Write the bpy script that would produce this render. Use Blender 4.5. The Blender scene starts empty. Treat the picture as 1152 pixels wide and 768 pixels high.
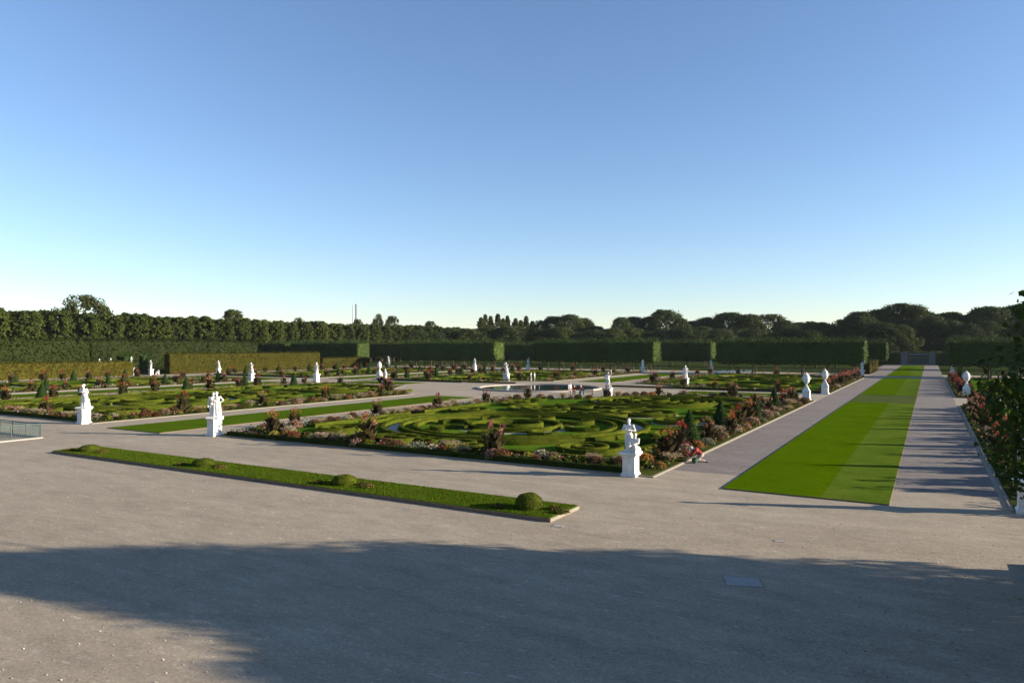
import bpy, bmesh, math, random
import numpy as np
from mathutils import Vector, Matrix
R = math.radians
random.seed(7); RNG = np.random.default_rng(11)
scene = bpy.context.scene
C = scene.collection

# ------------------------------------------------------------------ camera model (metres; Y = garden axis)
CAM_H = 6.5; YAW = R(30.3); F = 804.0; HZ = 390.0
FW = (-math.sin(YAW), math.cos(YAW)); RT = (math.cos(YAW), math.sin(YAW))
def at(px, py):
    d = CAM_H*F/(py-HZ); l = (px-576)/F*d
    return (d*FW[0]+l*RT[0], d*FW[1]+l*RT[1])
def far(px, ytop, d):
    l = (px-576)/F*d
    return (d*FW[0]+l*RT[0], d*FW[1]+l*RT[1], CAM_H+(HZ-ytop)/F*d)

ORD = ['first','second','third','fourth','fifth','sixth','seventh','eighth','ninth','tenth','eleventh','twelfth','thirteenth',
       'fourteenth','fifteenth','sixteenth','seventeenth','eighteenth','nineteenth']
TENS = {2:('twenty','twentieth'),3:('thirty','thirtieth'),4:('forty','fortieth'),5:('fifty','fiftieth'),6:('sixty','sixtieth'),7:('seventy','seventieth')}
def ordw(n):
    if n < 20: return ORD[n-1]
    t, u = divmod(n, 10)
    return TENS[t][1] if u == 0 else TENS[t][0]+'-'+ORD[u-1]

# ------------------------------------------------------------------ materials
def new_mat(name):
    m = bpy.data.materials.new(name); m.use_nodes = True
    nt = m.node_tree; b = nt.nodes['Principled BSDF']
    return m, nt, b
def N(nt, t, **kw):
    n = nt.nodes.new(t)
    for k, v in kw.items():
        if k in n.inputs.keys() if hasattr(n.inputs,'keys') else False: n.inputs[k].default_value = v
        else: setattr(n, k, v)
    return n
def noise(nt, vec, scale, detail=4, rough=.55):
    n = nt.nodes.new('ShaderNodeTexNoise'); n.inputs['Scale'].default_value = scale
    n.inputs['Detail'].default_value = detail; n.inputs['Roughness'].default_value = rough
    if vec is not None: nt.links.new(vec, n.inputs['Vector'])
    return n.outputs['Fac']
def ramp(nt, fac, stops):
    r = nt.nodes.new('ShaderNodeValToRGB'); nt.links.new(fac, r.inputs['Fac'])
    e = r.color_ramp.elements
    while len(e) < len(stops): e.new(.5)
    for i, (p, c) in enumerate(stops):
        e[i].position = p; e[i].color = (c[0], c[1], c[2], 1) if not isinstance(c, (int, float)) else (c, c, c, 1)
    return r.outputs['Color']
def mix(nt, fac, a, b, mode='MIX'):
    m = nt.nodes.new('ShaderNodeMix'); m.data_type = 'RGBA'; m.blend_type = mode
    for s, v in ((m.inputs[0], fac), (m.inputs[6], a), (m.inputs[7], b)):
        if isinstance(v, (int, float)): s.default_value = v
        elif isinstance(v, tuple): s.default_value = (v[0], v[1], v[2], 1)
        else: nt.links.new(v, s)
    return m.outputs[2]
def bump(nt, b, h, strength, dist):
    n = nt.nodes.new('ShaderNodeBump'); n.inputs['Strength'].default_value = strength; n.inputs['Distance'].default_value = dist
    nt.links.new(h, n.inputs['Height']); nt.links.new(n.outputs[0], b.inputs['Normal'])
def geo_pos(nt, scale=None):
    g = nt.nodes.new('ShaderNodeNewGeometry')
    if scale is None: return g.outputs['Position']
    m = nt.nodes.new('ShaderNodeMapping'); m.inputs['Scale'].default_value = scale
    nt.links.new(g.outputs['Position'], m.inputs['Vector']); return m.outputs[0]

def leaf_mat(name, dark, light, trans=.25, patch=.35, rough=.6, hue=None):
    m, nt, b = new_mat(name)
    g = nt.nodes.new('ShaderNodeNewGeometry'); oi = nt.nodes.new('ShaderNodeObjectInfo')
    base = ramp(nt, g.outputs['Random Per Island'], [(0, dark), (1, light)])
    pn = noise(nt, g.outputs['Position'], patch, 3)
    pc = ramp(nt, pn, [(.3, tuple(x*.72 for x in light)), (.7, tuple(min(1, x*1.25) for x in light))])
    col = mix(nt, .45, base, pc)
    var = ramp(nt, oi.outputs['Random'], [(0, (.82, .86, .84)), (.5, (1, 1, 1)), (1, (1.16, 1.1, .95))])
    col = mix(nt, 1.0, col, var, 'MULTIPLY')
    nt.links.new(col, b.inputs['Base Color']); b.inputs['Roughness'].default_value = rough
    b.inputs['Specular IOR Level'].default_value = .04
    if trans > 0:
        t = nt.nodes.new('ShaderNodeBsdfTranslucent'); ms = nt.nodes.new('ShaderNodeMixShader'); ms.inputs[0].default_value = trans
        nt.links.new(col, t.inputs['Color'])
        nt.links.new(b.outputs[0], ms.inputs[1]); nt.links.new(t.outputs[0], ms.inputs[2])
        nt.links.new(ms.outputs[0], nt.nodes['Material Output'].inputs['Surface'])
    return m
def plain(name, col, rough=.6, metal=0, var=.12, scale=6, bmp=0, spec=.4):
    m, nt, b = new_mat(name)
    n = noise(nt, geo_pos(nt), scale, 5)
    c = ramp(nt, n, [(.25, tuple(x*(1-var) for x in col)), (.75, tuple(min(1, x*(1+var)) for x in col))])
    nt.links.new(c, b.inputs['Base Color']); b.inputs['Roughness'].default_value = rough; b.inputs['Metallic'].default_value = metal
    b.inputs['Specular IOR Level'].default_value = spec
    if bmp: bump(nt, b, noise(nt, geo_pos(nt), scale*4, 5), bmp, .02)
    return m
def gravel_mat(name, c0, c1, c2):
    m, nt, b = new_mat(name)
    p = geo_pos(nt)
    big = noise(nt, geo_pos(nt, (.13, .32, 1)), 1, 6, .68)
    mid = noise(nt, geo_pos(nt, (.55, 1.5, 1)), 1, 6, .65)
    vor = nt.nodes.new('ShaderNodeTexVoronoi'); vor.inputs['Scale'].default_value = 22; nt.links.new(p, vor.inputs['Vector'])
    c = ramp(nt, big, [(.3, c0), (.55, c1), (.75, c2)])
    c = mix(nt, .8, c, ramp(nt, mid, [(.25, .74), (.5, .98), (.78, 1.22)]), 'MULTIPLY')
    hs = nt.nodes.new('ShaderNodeSeparateColor'); nt.links.new(vor.outputs['Color'], hs.inputs[0])
    c = mix(nt, .42, c, ramp(nt, hs.outputs[0], [(0, .62), (.55, 1), (.93, 1.15), (1, 1.75)]), 'MULTIPLY')
    fine = noise(nt, p, 9, 6, .75)
    c = mix(nt, .42, c, ramp(nt, fine, [(.3, .72), (.55, 1), (.75, 1.35)]), 'MULTIPLY')
    # scattered pale worn flecks and raked lines
    fl = noise(nt, geo_pos(nt, (1.6, 5.5, 1)), 1, 3, .6)
    c = mix(nt, ramp(nt, fl, [(.60, 0), (.72, .42)]), c, (.50, .46, .40))
    rk = nt.nodes.new('ShaderNodeTexWave'); rk.inputs['Scale'].default_value = .22; rk.inputs['Distortion'].default_value = 9
    rk.inputs['Detail'].default_value = 4; rk.inputs['Detail Scale'].default_value = .6; rk.bands_direction = 'Y'; nt.links.new(p, rk.inputs['Vector'])
    c = mix(nt, .10, c, ramp(nt, rk.outputs['Fac'], [(0, .82), (.5, 1.02), (1, 1.1)]), 'MULTIPLY')
    nt.links.new(c, b.inputs['Base Color']); b.inputs['Roughness'].default_value = .95; b.inputs['Specular IOR Level'].default_value = .15
    h = mix(nt, .5, hs.outputs[1], fine)
    bump(nt, b, h, .32, .010)
    return m
def grass_mat(name, c0, c1, stripe=None):
    m, nt, b = new_mat(name)
    p = geo_pos(nt)
    c = ramp(nt, noise(nt, p, .35, 6, .72), [(.34, c0), (.66, c1)])
    c = mix(nt, .7, c, ramp(nt, noise(nt, p, 7, 5, .7), [(.3, .7), (.7, 1.3)]), 'MULTIPLY')
    if stripe is not None:
        s = nt.nodes.new('ShaderNodeSeparateXYZ'); nt.links.new(p, s.inputs[0])
        gt = nt.nodes.new('ShaderNodeMath'); gt.operation = 'GREATER_THAN'; gt.inputs[1].default_value = stripe; nt.links.new(s.outputs[0], gt.inputs[0])
        c = mix(nt, gt.outputs[0], c, mix(nt, 1, c, (1.28, 1.12, 9.0), 'MULTIPLY'))
    c = mix(nt, ramp(nt, noise(nt, geo_pos(nt, (.5, .14, 1)), 1, 5, .65), [(.54, 0), (.72, .45)]), c, mix(nt, 1.0, c, (1.5, 1.15, 1.2), 'MULTIPLY'))
    c = mix(nt, ramp(nt, noise(nt, geo_pos(nt, (.9, .5, 1)), 1, 5, .7), [(.58, 0), (.72, .4)]), c, mix(nt, 1.0, c, (.6, .68, .7), 'MULTIPLY'))
    nt.links.new(c, b.inputs['Base Color']); b.inputs['Roughness'].default_value = 1; b.inputs['Specular IOR Level'].default_value = 0
    bump(nt, b, noise(nt, p, 40, 4, .8), .9, .04)
    return m

M = {}
M['court'] = gravel_mat('court_gravel', (.262, .215, .155), (.306, .255, .186), (.345, .293, .218))
M['path'] = gravel_mat('path_gravel', (.150, .128, .110), (.174, .150, .130), (.200, .174, .150))
M['infill'] = gravel_mat('infill_gravel', (.26, .23, .17), (.30, .27, .20), (.35, .31, .24))
M['palepath'] = gravel_mat('pale_gravel', (.36, .33, .28), (.42, .38, .32), (.48, .44, .37))
M['ground'] = grass_mat('meadow', (.020, .032, .008), (.036, .050, .013))
M['lawn'] = grass_mat('lawn_grass', (.042, .082, .004), (.066, .108, .006))
M['lawn_axis'] = grass_mat('striped_lawn_grass', (.046, .088, .001), (.066, .112, .0015), stripe=-4.05)
M['lawn_dull'] = grass_mat('muted_grass', (.052, .070, .020), (.075, .092, .028))  # more muted green where the cross allee meets the striped lawn
M['parterre'] = grass_mat('parterre_grass', (.040, .088, .006), (.075, .135, .010))
M['gcover'] = grass_mat('ground_cover', (.030, .038, .010), (.058, .066, .016))
M['soil'] = plain('dark_soil', (.045, .032, .022), .95, 0, .3, 8, .6, .1)
M['edging'] = plain('edging_stone', (.20, .18, .14), .9, 0, .2, 5, .3, .2)
M['steel'] = plain('dark_steel_edge', (.14, .10, .07), .9, 0, .25, 6, .2, .2)
M['stone'] = plain('white_stone', (.57, .56, .53), .85, 0, .22, 2.6, .3, .2)
M['basin'] = plain('basin_stone', (.28, .25, .22), .85, 0, .15, 4, .3, .25)
M['greenpaint'] = plain('green_railing_paint', (.05, .078, .072), .5, 0, .15, 5, 0)
M['grey'] = plain('grey_render', (.10, .105, .11), .8, 0, .1, 1)
M['greydark'] = plain('grey_chimney', (.16, .17, .19), .8, 0, .1, .1)
M['palemetal'] = plain('pale_chimney', (.72, .76, .80), .6, 0, .05, .1)
M['plate'] = plain('pale_slab', (.30, .285, .26), .85, 0, .15, 5, .2, .2)
M['white'] = plain('white_paint', (.78, .78, .74), .6, 0, .05, 4)
M['bark'] = plain('bark', (.085, .066, .048), .95, 0, .3, 6, .6, .1)
M['water'], nt, b = new_mat('water')
b.inputs['Base Color'].default_value = (.012, .02, .018, 1); b.inputs['Roughness'].default_value = .06; b.inputs['IOR'].default_value = 1.33
bump(nt, b, noise(nt, geo_pos(nt), 3.0, 3), .12, .02)
M['box'] = leaf_mat('box_hedge_leaves', (.030, .042, .005), (.070, .082, .010), .12, 1.2)
M['domeleaf'] = leaf_mat('dome_leaves', (.040, .056, .006), (.095, .115, .012), .12, 4)
M['boxmesh'] = grass_mat('clipped_box', (.024, .038, .004), (.078, .088, .010))
M['shadebox'] = grass_mat('shade_toned_box', (.014, .024, .006), (.032, .042, .010))  # box colour darkened to carry the shade on the front edge hedges
M['cone'] = leaf_mat('yew_leaves', (.010, .026, .007), (.026, .050, .012), .1, 2)
M['linden'] = leaf_mat('linden_leaves', (.022, .036, .009), (.050, .066, .014), .2, .15)
M['tallhedge'] = leaf_mat('hornbeam_leaves', (.007, .013, .0025), (.018, .026, .0045), .1, .2)
M['ochre'] = leaf_mat('beech_hedge_leaves', (.022, .023, .002), (.048, .043, .0035), .1, .4)
M['pleach'] = leaf_mat('pleached_leaves', (.024, .044, .013), (.056, .084, .020), .15, .25)
M['oak'] = leaf_mat('oak_leaves', (.023, .040, .014), (.054, .073, .022), .2, .12)
M['oak_olive'] = leaf_mat('ash_leaves', (.028, .040, .012), (.062, .070, .018), .2, .12)
M['nearleaf'] = leaf_mat('maple_leaves', (.016, .030, .007), (.045, .070, .013), .3, .8)
M['cannaleaf'] = leaf_mat('canna_leaves', (.030, .012, .012), (.050, .045, .018), .15, 2)
M['cannaflower'] = leaf_mat('canna_flowers', (.20, .040, .022), (.32, .10, .05), .3, 3)
M['cannared'] = leaf_mat('red_canna_flowers', (.15, .02, .02), (.25, .05, .04), .3, 3)
M['cannapink'] = leaf_mat('pink_canna_flowers', (.22, .08, .06), (.33, .15, .11), .3, 3)
M['plume'] = leaf_mat('grass_plumes', (.24, .16, .115), (.38, .29, .21), .3, 3)
M['blade'] = leaf_mat('grass_blades', (.10, .11, .03), (.20, .19, .07), .25, 3)
M['lowgreen'] = leaf_mat('bedding_leaves', (.030, .046, .010), (.070, .088, .018), .2, 1)
M['fred'] = leaf_mat('red_petals', (.11, .018, .015), (.19, .045, .035), .3, 3)
M['fpink'] = leaf_mat('pink_petals', (.30, .12, .11), (.42, .24, .20), .3, 3)
M['fwhite'] = leaf_mat('cream_petals', (.30, .26, .19), (.46, .40, .31), .3, 3)
M['forange'] = leaf_mat('orange_petals', (.28, .10, .03), (.40, .17, .05), .3, 3)
M['fpurple'] = leaf_mat('purple_leaves', (.09, .018, .028), (.17, .045, .05), .2, 3)
M['fsilver'] = leaf_mat('silver_leaves', (.15, .17, .13), (.27, .28, .22), .15, 3)
M['fyellow'] = leaf_mat('yellow_petals', (.24, .20, .03), (.36, .30, .06), .3, 3)
M['blades'] = leaf_mat('turf_blades', (.044, .072, .004), (.075, .110, .007), .3, .5)

# ------------------------------------------------------------------ mesh helpers
def mesh_np(name, V, Fq, mats, fm=None, smooth=False):
    """V (n,3); Fq list of arrays (k,3) or (k,4)"""
    me = bpy.data.meshes.new(name)
    V = np.asarray(V, dtype=np.float32)
    if isinstance(Fq, np.ndarray): Fq = [Fq]
    loops = np.concatenate([f.ravel() for f in Fq]).astype(np.int32)
    tot = np.concatenate([np.full(len(f), f.shape[1], np.int32) for f in Fq])
    st = np.concatenate([[0], np.cumsum(tot)[:-1]]).astype(np.int32)
    me.vertices.add(len(V)); me.vertices.foreach_set('co', V.ravel())
    me.loops.add(len(loops)); me.loops.foreach_set('vertex_index', loops)
    me.polygons.add(len(tot)); me.polygons.foreach_set('loop_start', st)
    if not isinstance(mats, (list, tuple)): mats = [mats]
    for m in mats: me.materials.append(m)
    if fm is not None: me.polygons.foreach_set('material_index', np.asarray(fm, np.int32))
    me.update(calc_edges=True); me.validate()
    me.polygons.foreach_set('use_smooth', np.full(len(me.polygons), bool(smooth)))
    return me
def leaves(P, Nn, size, tilt=.6, aspect=1.0, var=.4):
    """rhombic leaf faces at points P, roughly facing Nn"""
    n = len(P); P = np.asarray(P)
    d = np.asarray(Nn)+RNG.normal(0, tilt, (n, 3)); d /= np.linalg.norm(d, axis=1, keepdims=True)+1e-9
    r = RNG.normal(0, 1, (n, 3)); u = np.cross(d, r); u /= np.linalg.norm(u, axis=1, keepdims=True)+1e-9
    v = np.cross(d, u)
    s = (size*(1+RNG.uniform(-var, var, n)))[:, None]*.5
    V = np.stack([P-u*s, P-v*s*aspect*.8, P+u*s, P+v*s*aspect*.8], 1).reshape(-1, 3)
    return V, np.arange(4*n).reshape(n, 4)
def join(parts):
    Vs, Fs, o = [], [], 0
    for V, f in parts:
        V = np.asarray(V, float)
        if isinstance(f, list): fl = f
        else: fl = [f]
        for q in fl: Fs.append(np.asarray(q)+o)
        Vs.append(V); o += len(V)
    return np.concatenate(Vs), Fs
def tube(pts, rads, seg=8, cap=True):
    pts = [Vector(p) for p in pts]; V = []; Fq = []
    for i, p in enumerate(pts):
        a = pts[max(0, i-1)]; b2 = pts[min(len(pts)-1, i+1)]; t = (b2-a).normalized()
        x = t.cross(Vector((0, 0, 1)));
        if x.length < .05: x = t.cross(Vector((1, 0, 0)))
        x.normalize(); y = t.cross(x)
        for k in range(seg):
            an = 2*math.pi*k/seg; q = p+(x*math.cos(an)+y*math.sin(an))*rads[i]; V.append(q[:])
    for i in range(len(pts)-1):
        for k in range(seg):
            Fq.append((i*seg+k, i*seg+(k+1) % seg, (i+1)*seg+(k+1) % seg, (i+1)*seg+k))
    fs = [np.array(Fq)]
    if cap:
        V.append(pts[0][:]); V.append(pts[-1][:]); n = len(pts)*seg
        fs.append(np.array([(n, (k+1) % seg, k) for k in range(seg)]+[(n+1, (len(pts)-1)*seg+k, (len(pts)-1)*seg+(k+1) % seg) for k in range(seg)]))
    return np.array(V), fs
def boxm(x0, x1, y0, y1, z0, z1):
    V = [(x, y, z) for z in (z0, z1) for y in (y0, y1) for x in (x0, x1)]
    return np.array(V), np.array([(0, 2, 3, 1), (4, 5, 7, 6), (0, 1, 5, 4), (2, 6, 7, 3), (0, 4, 6, 2), (1, 3, 7, 5)])
def lathe(prof, seg=32, sq=False):
    V = []; Fq = []
    for r, z in prof:
        for k in range(seg):
            a = 2*math.pi*k/seg+(math.pi/4 if sq else 0); V.append((r*math.cos(a), r*math.sin(a), z))
    for i in range(len(prof)-1):
        for k in range(seg): Fq.append((i*seg+k, i*seg+(k+1) % seg, (i+1)*seg+(k+1) % seg, (i+1)*seg+k))
    n = len(V); V.append((0, 0, prof[0][1])); V.append((0, 0, prof[-1][1]))
    tri = [(n, (k+1) % seg, k) for k in range(seg)]+[(n+1, (len(prof)-1)*seg+k, (len(prof)-1)*seg+(k+1) % seg) for k in range(seg)]
    return np.array(V, float), [np.array(Fq), np.array(tri)]
def lump(P, s, a, seed=0.):
    x, y, z = P[:, 0]*s+seed, P[:, 1]*s+seed*1.7, P[:, 2]*s
    return a*(np.sin(x*1.3+np.sin(y*1.7))+np.sin(y*1.9+z*1.1+np.sin(x*.9))+np.sin(z*2.3+x*.7+seed))/3

def mk(name, me, parent=None, loc=(0, 0, 0), rz=0):
    o = bpy.data.objects.new(name, me); C.objects.link(o); o.location = loc; o.rotation_euler = (0, 0, rz)
    if parent: o.parent = parent
    return o
def tag(o, label, cat, group=None, kind=None):
    o['label'] = label; o['category'] = cat
    if group: o['group'] = group
    if kind: o['kind'] = kind
    return o
def thing(name, loc, rz=0): return mk(name, None, None, loc, rz)
def struct(name, me, loc=(0, 0, 0)):
    o = mk(name, me, None, loc); o['kind'] = 'structure'; return o
def place(proto, loc, rz=0, sc=1, label=None, cat=None, group=None):
    """proto: dict(name, parts=[(part name, mesh, [subparts])]) -> linked copy tree"""
    parts = proto['parts']
    if len(parts) == 1 and not proto.get('tree'):
        r = bpy.data.objects.new(proto['name'], parts[0][1]); C.objects.link(r)
    else:
        r = bpy.data.objects.new(proto['name'], None); C.objects.link(r)
        for p in parts:
            c = bpy.data.objects.new(p[0], p[1]); C.objects.link(c); c.parent = r
    r.location = loc; r.rotation_euler = (0, 0, rz); r.scale = (sc,)*3 if isinstance(sc, (int, float)) else sc
    tag(r, label, cat or proto['cat'], group)
    return r

# ------------------------------------------------------------------ ground, paths, lawns
def sheet(name, x0, x1, y0, y1, z, mat):
    V = np.array([(x0, y0, z), (x1, y0, z), (x1, y1, z), (x0, y1, z)]); return struct(name, mesh_np(name, V, np.array([(0, 1, 2, 3)]), mat))
sheet('ground', -2500, 2500, -1500, 3000, 0, M['ground'])
sheet('gravel_court', -158, 75, -40, 193, .004, M['court'])
for (x0, x1) in ((-11.7, -8.05), (-1.5, 2.55)): sheet('path', x0, x1, 37, 192.9, .008, M['path'])
sheet('path', -14, 2.5, 193, 292, .012, M['path'])
def slab(name, poly, z0, z1, mat, side=None):
    n = len(poly); V = [(x, y, z0) for x, y in poly]+[(x, y, z1) for x, y in poly]
    bm = bmesh.new(); vs = [bm.verts.new(v) for v in V]
    top = bm.faces.new(vs[n:]); top.material_index = 0
    for i in range(n):
        f = bm.faces.new((vs[i], vs[(i+1) % n], vs[n+(i+1) % n], vs[n+i])); f.material_index = 1 if side else 0
    bmesh.ops.recalc_face_normals(bm, faces=bm.faces)
    me = bpy.data.meshes.new(name); bm.to_mesh(me); bm.free(); me.materials.append(mat)
    if side: me.materials.append(side)
    return me
def rect(x0, x1, y0, y1): return [(x0, y0), (x1, y0), (x1, y1), (x0, y1)]
# striped lawn of the right-hand allee
for (a, b_) in ((33.1, 92.5), (107.5, 170)): struct('lawn', slab('lawn', rect(-8.2, -1.45, a, b_), 0, .06, M['lawn_axis'], M['steel']))
struct('lawn', slab('lawn', rect(-8.2, -1.45, 178, 283), 0, .06, M['lawn_axis'], M['steel']))
struct('lawn', slab('lawn', rect(-8.2, -1.45, 92.55, 107.45), 0, .052, M['lawn_dull']))
# central allee
for (a, b_) in ((33.0, 76.5), (121.5, 170)): struct('lawn', slab('lawn', rect(-56.7, -49.9, a, b_), 0, .06, M['lawn'], M['steel']))
# left allee
for (a, b_) in ((33.0, 92), (107.5, 170)): struct('lawn', slab('lawn', rect(-106.5, -99.5, a, b_), 0, .06, M['lawn'], M['steel']))
# cross allee strips
for (a, b_) in ((-93, -78), (-30, -15), (-141, -112), (5, 34)): struct('lawn', slab('lawn', rect(a, b_, 96.6, 103.6), 0, .06, M['lawn'], M['steel']))
sheet('path', -14, -1.2, 290, 292.9, .016, M['path'])
# raised lawn strip in front, shade painted into the kerb colours, sunlit right end paler
def front_strip(x0, x1, y0, y1):
    struct('lawn', slab('lawn', rect(x0+.06, x1-.06, y0+.06, y1-.06), 0, .15, M['lawn']))
    for (a, b_, c, d, m) in ((x0, x1, y0, y0+.057, 'steel'), (x0, x1, y1-.057, y1, 'steel'), (x0, x0+.057, y0+.06, y1-.06, 'steel'), (x1-.057, x1, y0+.06, y1-.06, 'edging')):
        V, f = boxm(a, b_, c, d, 0, .13); struct('kerb', mesh_np('kerb', V, f, M[m]))
SX0, SX1, SY0, SY1 = -46.4, -12.15, 23.6, 26.2
front_strip(SX0, SX1, SY0, SY1); front_strip(2.45, 36, SY0, SY1)
# turf blades on the strip and along the near end of the striped lawn
def turf(x0, x1, y0, y1, z, n, h=.05):
    P = np.stack([RNG.uniform(x0, x1, n), RNG.uniform(y0, y1, n), np.full(n, z)], 1)
    a = RNG.uniform(0, 6.28, n); dx = np.stack([np.cos(a), np.sin(a), np.zeros(n)], 1)*.012
    hh = RNG.uniform(.5, 1.3, n)*h
    tip = P+np.stack([RNG.normal(0, .02, n), RNG.normal(0, .02, n), hh], 1)
    V = np.stack([P-dx, P+dx, tip], 1).reshape(-1, 3)
    return V, np.arange(3*n).reshape(n, 3)
V, f = join([turf(SX0+.06, SX1-.06, SY0+.06, SY1-.06, .149, 42000, .05)])
tag(mk('grass', mesh_np('grass', V, f, M['blades'])), 'short mown turf on the raised lawn strip in front', 'grass', kind='stuff')
# flat slabs let into the gravel
def slab_thing(px, py, w, d, label, rz=0, name='access_cover', cat='access cover'):
    x, y = at(px, py); V, f = boxm(-w/2, w/2, -d/2, d/2, 0, .012); fr, ff = boxm(-w/2-.04, w/2+.04, -d/2-.04, d/2+.04, 0, .008)
    t = thing(name, (x, y, .004), rz); tag(t, label, cat)
    mk('frame', mesh_np('frame', fr, ff, M['edging']), t); mk('plate', mesh_np('plate', V, f, M['plate']), t)
slab_thing(835, 653.5, .95, .75, 'pale rectangular access cover in the shaded gravel in the foreground', R(20))
slab_thing(628, 591, .36, .26, 'small white ground slab just off the corner of the lawn strip', R(5), 'ground_slab', 'ground slab')
slab_thing(876, 608, .28, .18, 'small pale ground slab in the sunlit gravel above the tree shadow', R(8), 'ground_slab', 'ground slab')

n_l = 2600
lx = RNG.normal(2, 9, n_l); ly = RNG.normal(20, 5, n_l); k_ = (ly < 32.8) & (ly > 3); lx = lx[k_]; ly = ly[k_]
LV = leaves(np.stack([lx, ly, np.full(len(lx), .016)], 1), np.tile([0, 0, 1.], (len(lx), 1)), .045, .25)
tag(mk('fallen_leaves', mesh_np('fallen_leaves', *LV, leaf_mat('dry_leaves', (.10, .06, .02), (.26, .18, .06), .1, 2))), 'scattered dry leaves on the gravel near the trees', 'fallen leaves', kind='stuff')

n_s = 5000; dd = 12+34*RNG.uniform(0, 1, n_s)**1.3; ll = dd*RNG.uniform(-.75, .75, n_s); sx = dd*FW[0]+ll*RT[0]; sy = dd*FW[1]+ll*RT[1]; k_ = (sy < 32.6) & ~((sy > 23.4) & (sy < 26.4) & ((sx < -12) | (sx > 2.3))); sx = sx[k_]; sy = sy[k_]
LV = leaves(np.stack([sx, sy, np.full(len(sx), .014)], 1), np.tile([0, 0, 1.], (len(sx), 1)), .035, .45)
tag(mk('loose_stones', mesh_np('loose_stones', *LV, plain('pebble', (.36, .31, .25), .9, 0, .5, 9))), 'loose pale pebbles scattered over the gravel court', 'pebbles', kind='stuff')

# ------------------------------------------------------------------ plant prototypes
def topiary_cone(h=2.0, r=.58, n=5200):
    t = RNG.uniform(0, 1, n)**.62; t = 1-t  # denser near base
    a = RNG.uniform(0, 6.283, n); rr = r*(1-t)**.86*np.where(t < .06, .9, 1)
    P = np.stack([rr*np.cos(a), rr*np.sin(a), .04+t*h], 1); P[:, :2] *= (1+RNG.normal(0, .035, n))[:, None]
    Nn = np.stack([np.cos(a), np.sin(a), np.full(n, .3)], 1)
    V1 = leaves(P, Nn, .075, .55)
    core = lathe([(r*.84, .02), (r*.9, .12), (r*.5, h*.5), (.03, h*.97)], 14)
    return join([V1, core])
cone_protos = [dict(name='topiary_cone', cat='topiary', parts=[('foliage', mesh_np('cone', *topiary_cone(), M['cone']))]),
               dict(name='topiary_cone', cat='topiary', parts=[('foliage', mesh_np('cone', *topiary_cone(1.85, .66), M['cone']))])]
def canna(seed, h=1.35, w=.85):
    parts = []; fl = []
    for i in range(70):
        a = random.uniform(0, 6.283); r0 = random.uniform(0, w*.55); x, y = r0*math.cos(a), r0*math.sin(a)
        z0 = random.uniform(.05, h*.6); L = random.uniform(.45, .75)*h*.62; wd = random.uniform(.10, .17)
        out = random.uniform(.25, .75); a += random.uniform(-.5, .5); dx, dy = math.cos(a), math.sin(a); tx, ty = -dy, dx
        V = []
        for k, (t, ww) in enumerate(((0, .25), (.35, 1), (.7, .85), (1, .05))):
            ox = out*L*t**1.3; oz = L*(t-.35*out*t*t)
            for s in (-1, 1): V.append((x+dx*ox+tx*s*wd*ww, y+dy*ox+ty*s*wd*ww, z0+oz+abs(0)))
        V = np.array(V); parts.append((V, np.array([(2*k, 2*k+1, 2*k+3, 2*k+2) for k in range(3)])))
    for i in range(6):
        a = random.uniform(0, 6.283); r0 = random.uniform(0, w*.3)
        parts.append(tube([(r0*math.cos(a), r0*math.sin(a), 0), (r0*math.cos(a), r0*math.sin(a), h*.8)], [.02, .012], 4, False))
    for i in range(9):
        a = random.uniform(0, 6.283); r0 = random.uniform(.05, w*.6); x, y = r0*math.cos(a), r0*math.sin(a); top = h*random.uniform(.92, 1.28)
        n = 12; P = np.stack([RNG.normal(x, .04, n), RNG.normal(y, .04, n), RNG.uniform(top-.24, top, n)], 1)
        fl.append(leaves(P, np.tile([0, 0, .2], (n, 1)), .11, 1.2))
        parts.append(tube([(x*.8, y*.8, h*.5), (x, y, top)], [.012, .008], 3, False))
    return join(parts), join(fl)
canna_protos = []
for s in range(3):
    A, B = canna(s, 1.3+.1*s); canna_protos.append(dict(name='canna_clump', cat='flower clump', parts=[('foliage', mesh_np('canna_leaves', *A, M['cannaleaf'])), ('blossom', mesh_np('canna_bloom', *B, M[('cannaflower', 'cannapink', 'cannared')[s]]))]))
def grass_clump(h=.8, w=.6):
    bl = []; n = 260
    a = RNG.uniform(0, 6.283, n); L = RNG.uniform(.6, 1.1, n)*h; o = RNG.uniform(.1, .9, n)*w
    P0 = np.stack([np.cos(a)*.08, np.sin(a)*.08, np.zeros(n)], 1); t = np.stack([-np.sin(a), np.cos(a), np.zeros(n)], 1)*.012
    P1 = P0+np.stack([np.cos(a)*o*.45, np.sin(a)*o*.45, L*.8], 1); P2 = P0+np.stack([np.cos(a)*o, np.sin(a)*o, L*.85], 1)
    V = np.stack([P0-t, P0+t, P1+t, P1-t, P2], 1).reshape(-1, 3); i = np.arange(n)*5
    fs = [np.stack([i, i+1, i+2, i+3], 1), np.stack([i+3, i+2, i+4], 1)]
    m = 620; k = RNG.integers(0, n, m); q = RNG.uniform(.5, 1, m)[:, None]
    P = P1[k]*(1-q)+P2[k]*q+RNG.normal(0, .035, (m, 3))+np.array([0, 0, .05])
    return (V, fs), leaves(P, np.tile([0, 0, .1], (m, 1)), .075, 1.2, .5)
grass_protos = []
for h, w in ((.75, .62), (.62, .8)):
    A, B = grass_clump(h, w); grass_protos.append(dict(name='ornamental_grass', cat='grass clump', parts=[('blades', mesh_np('blades', *join([A]), M['blade'])), ('plumes', mesh_np('plumes', *B, M['plume']))]))
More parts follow.
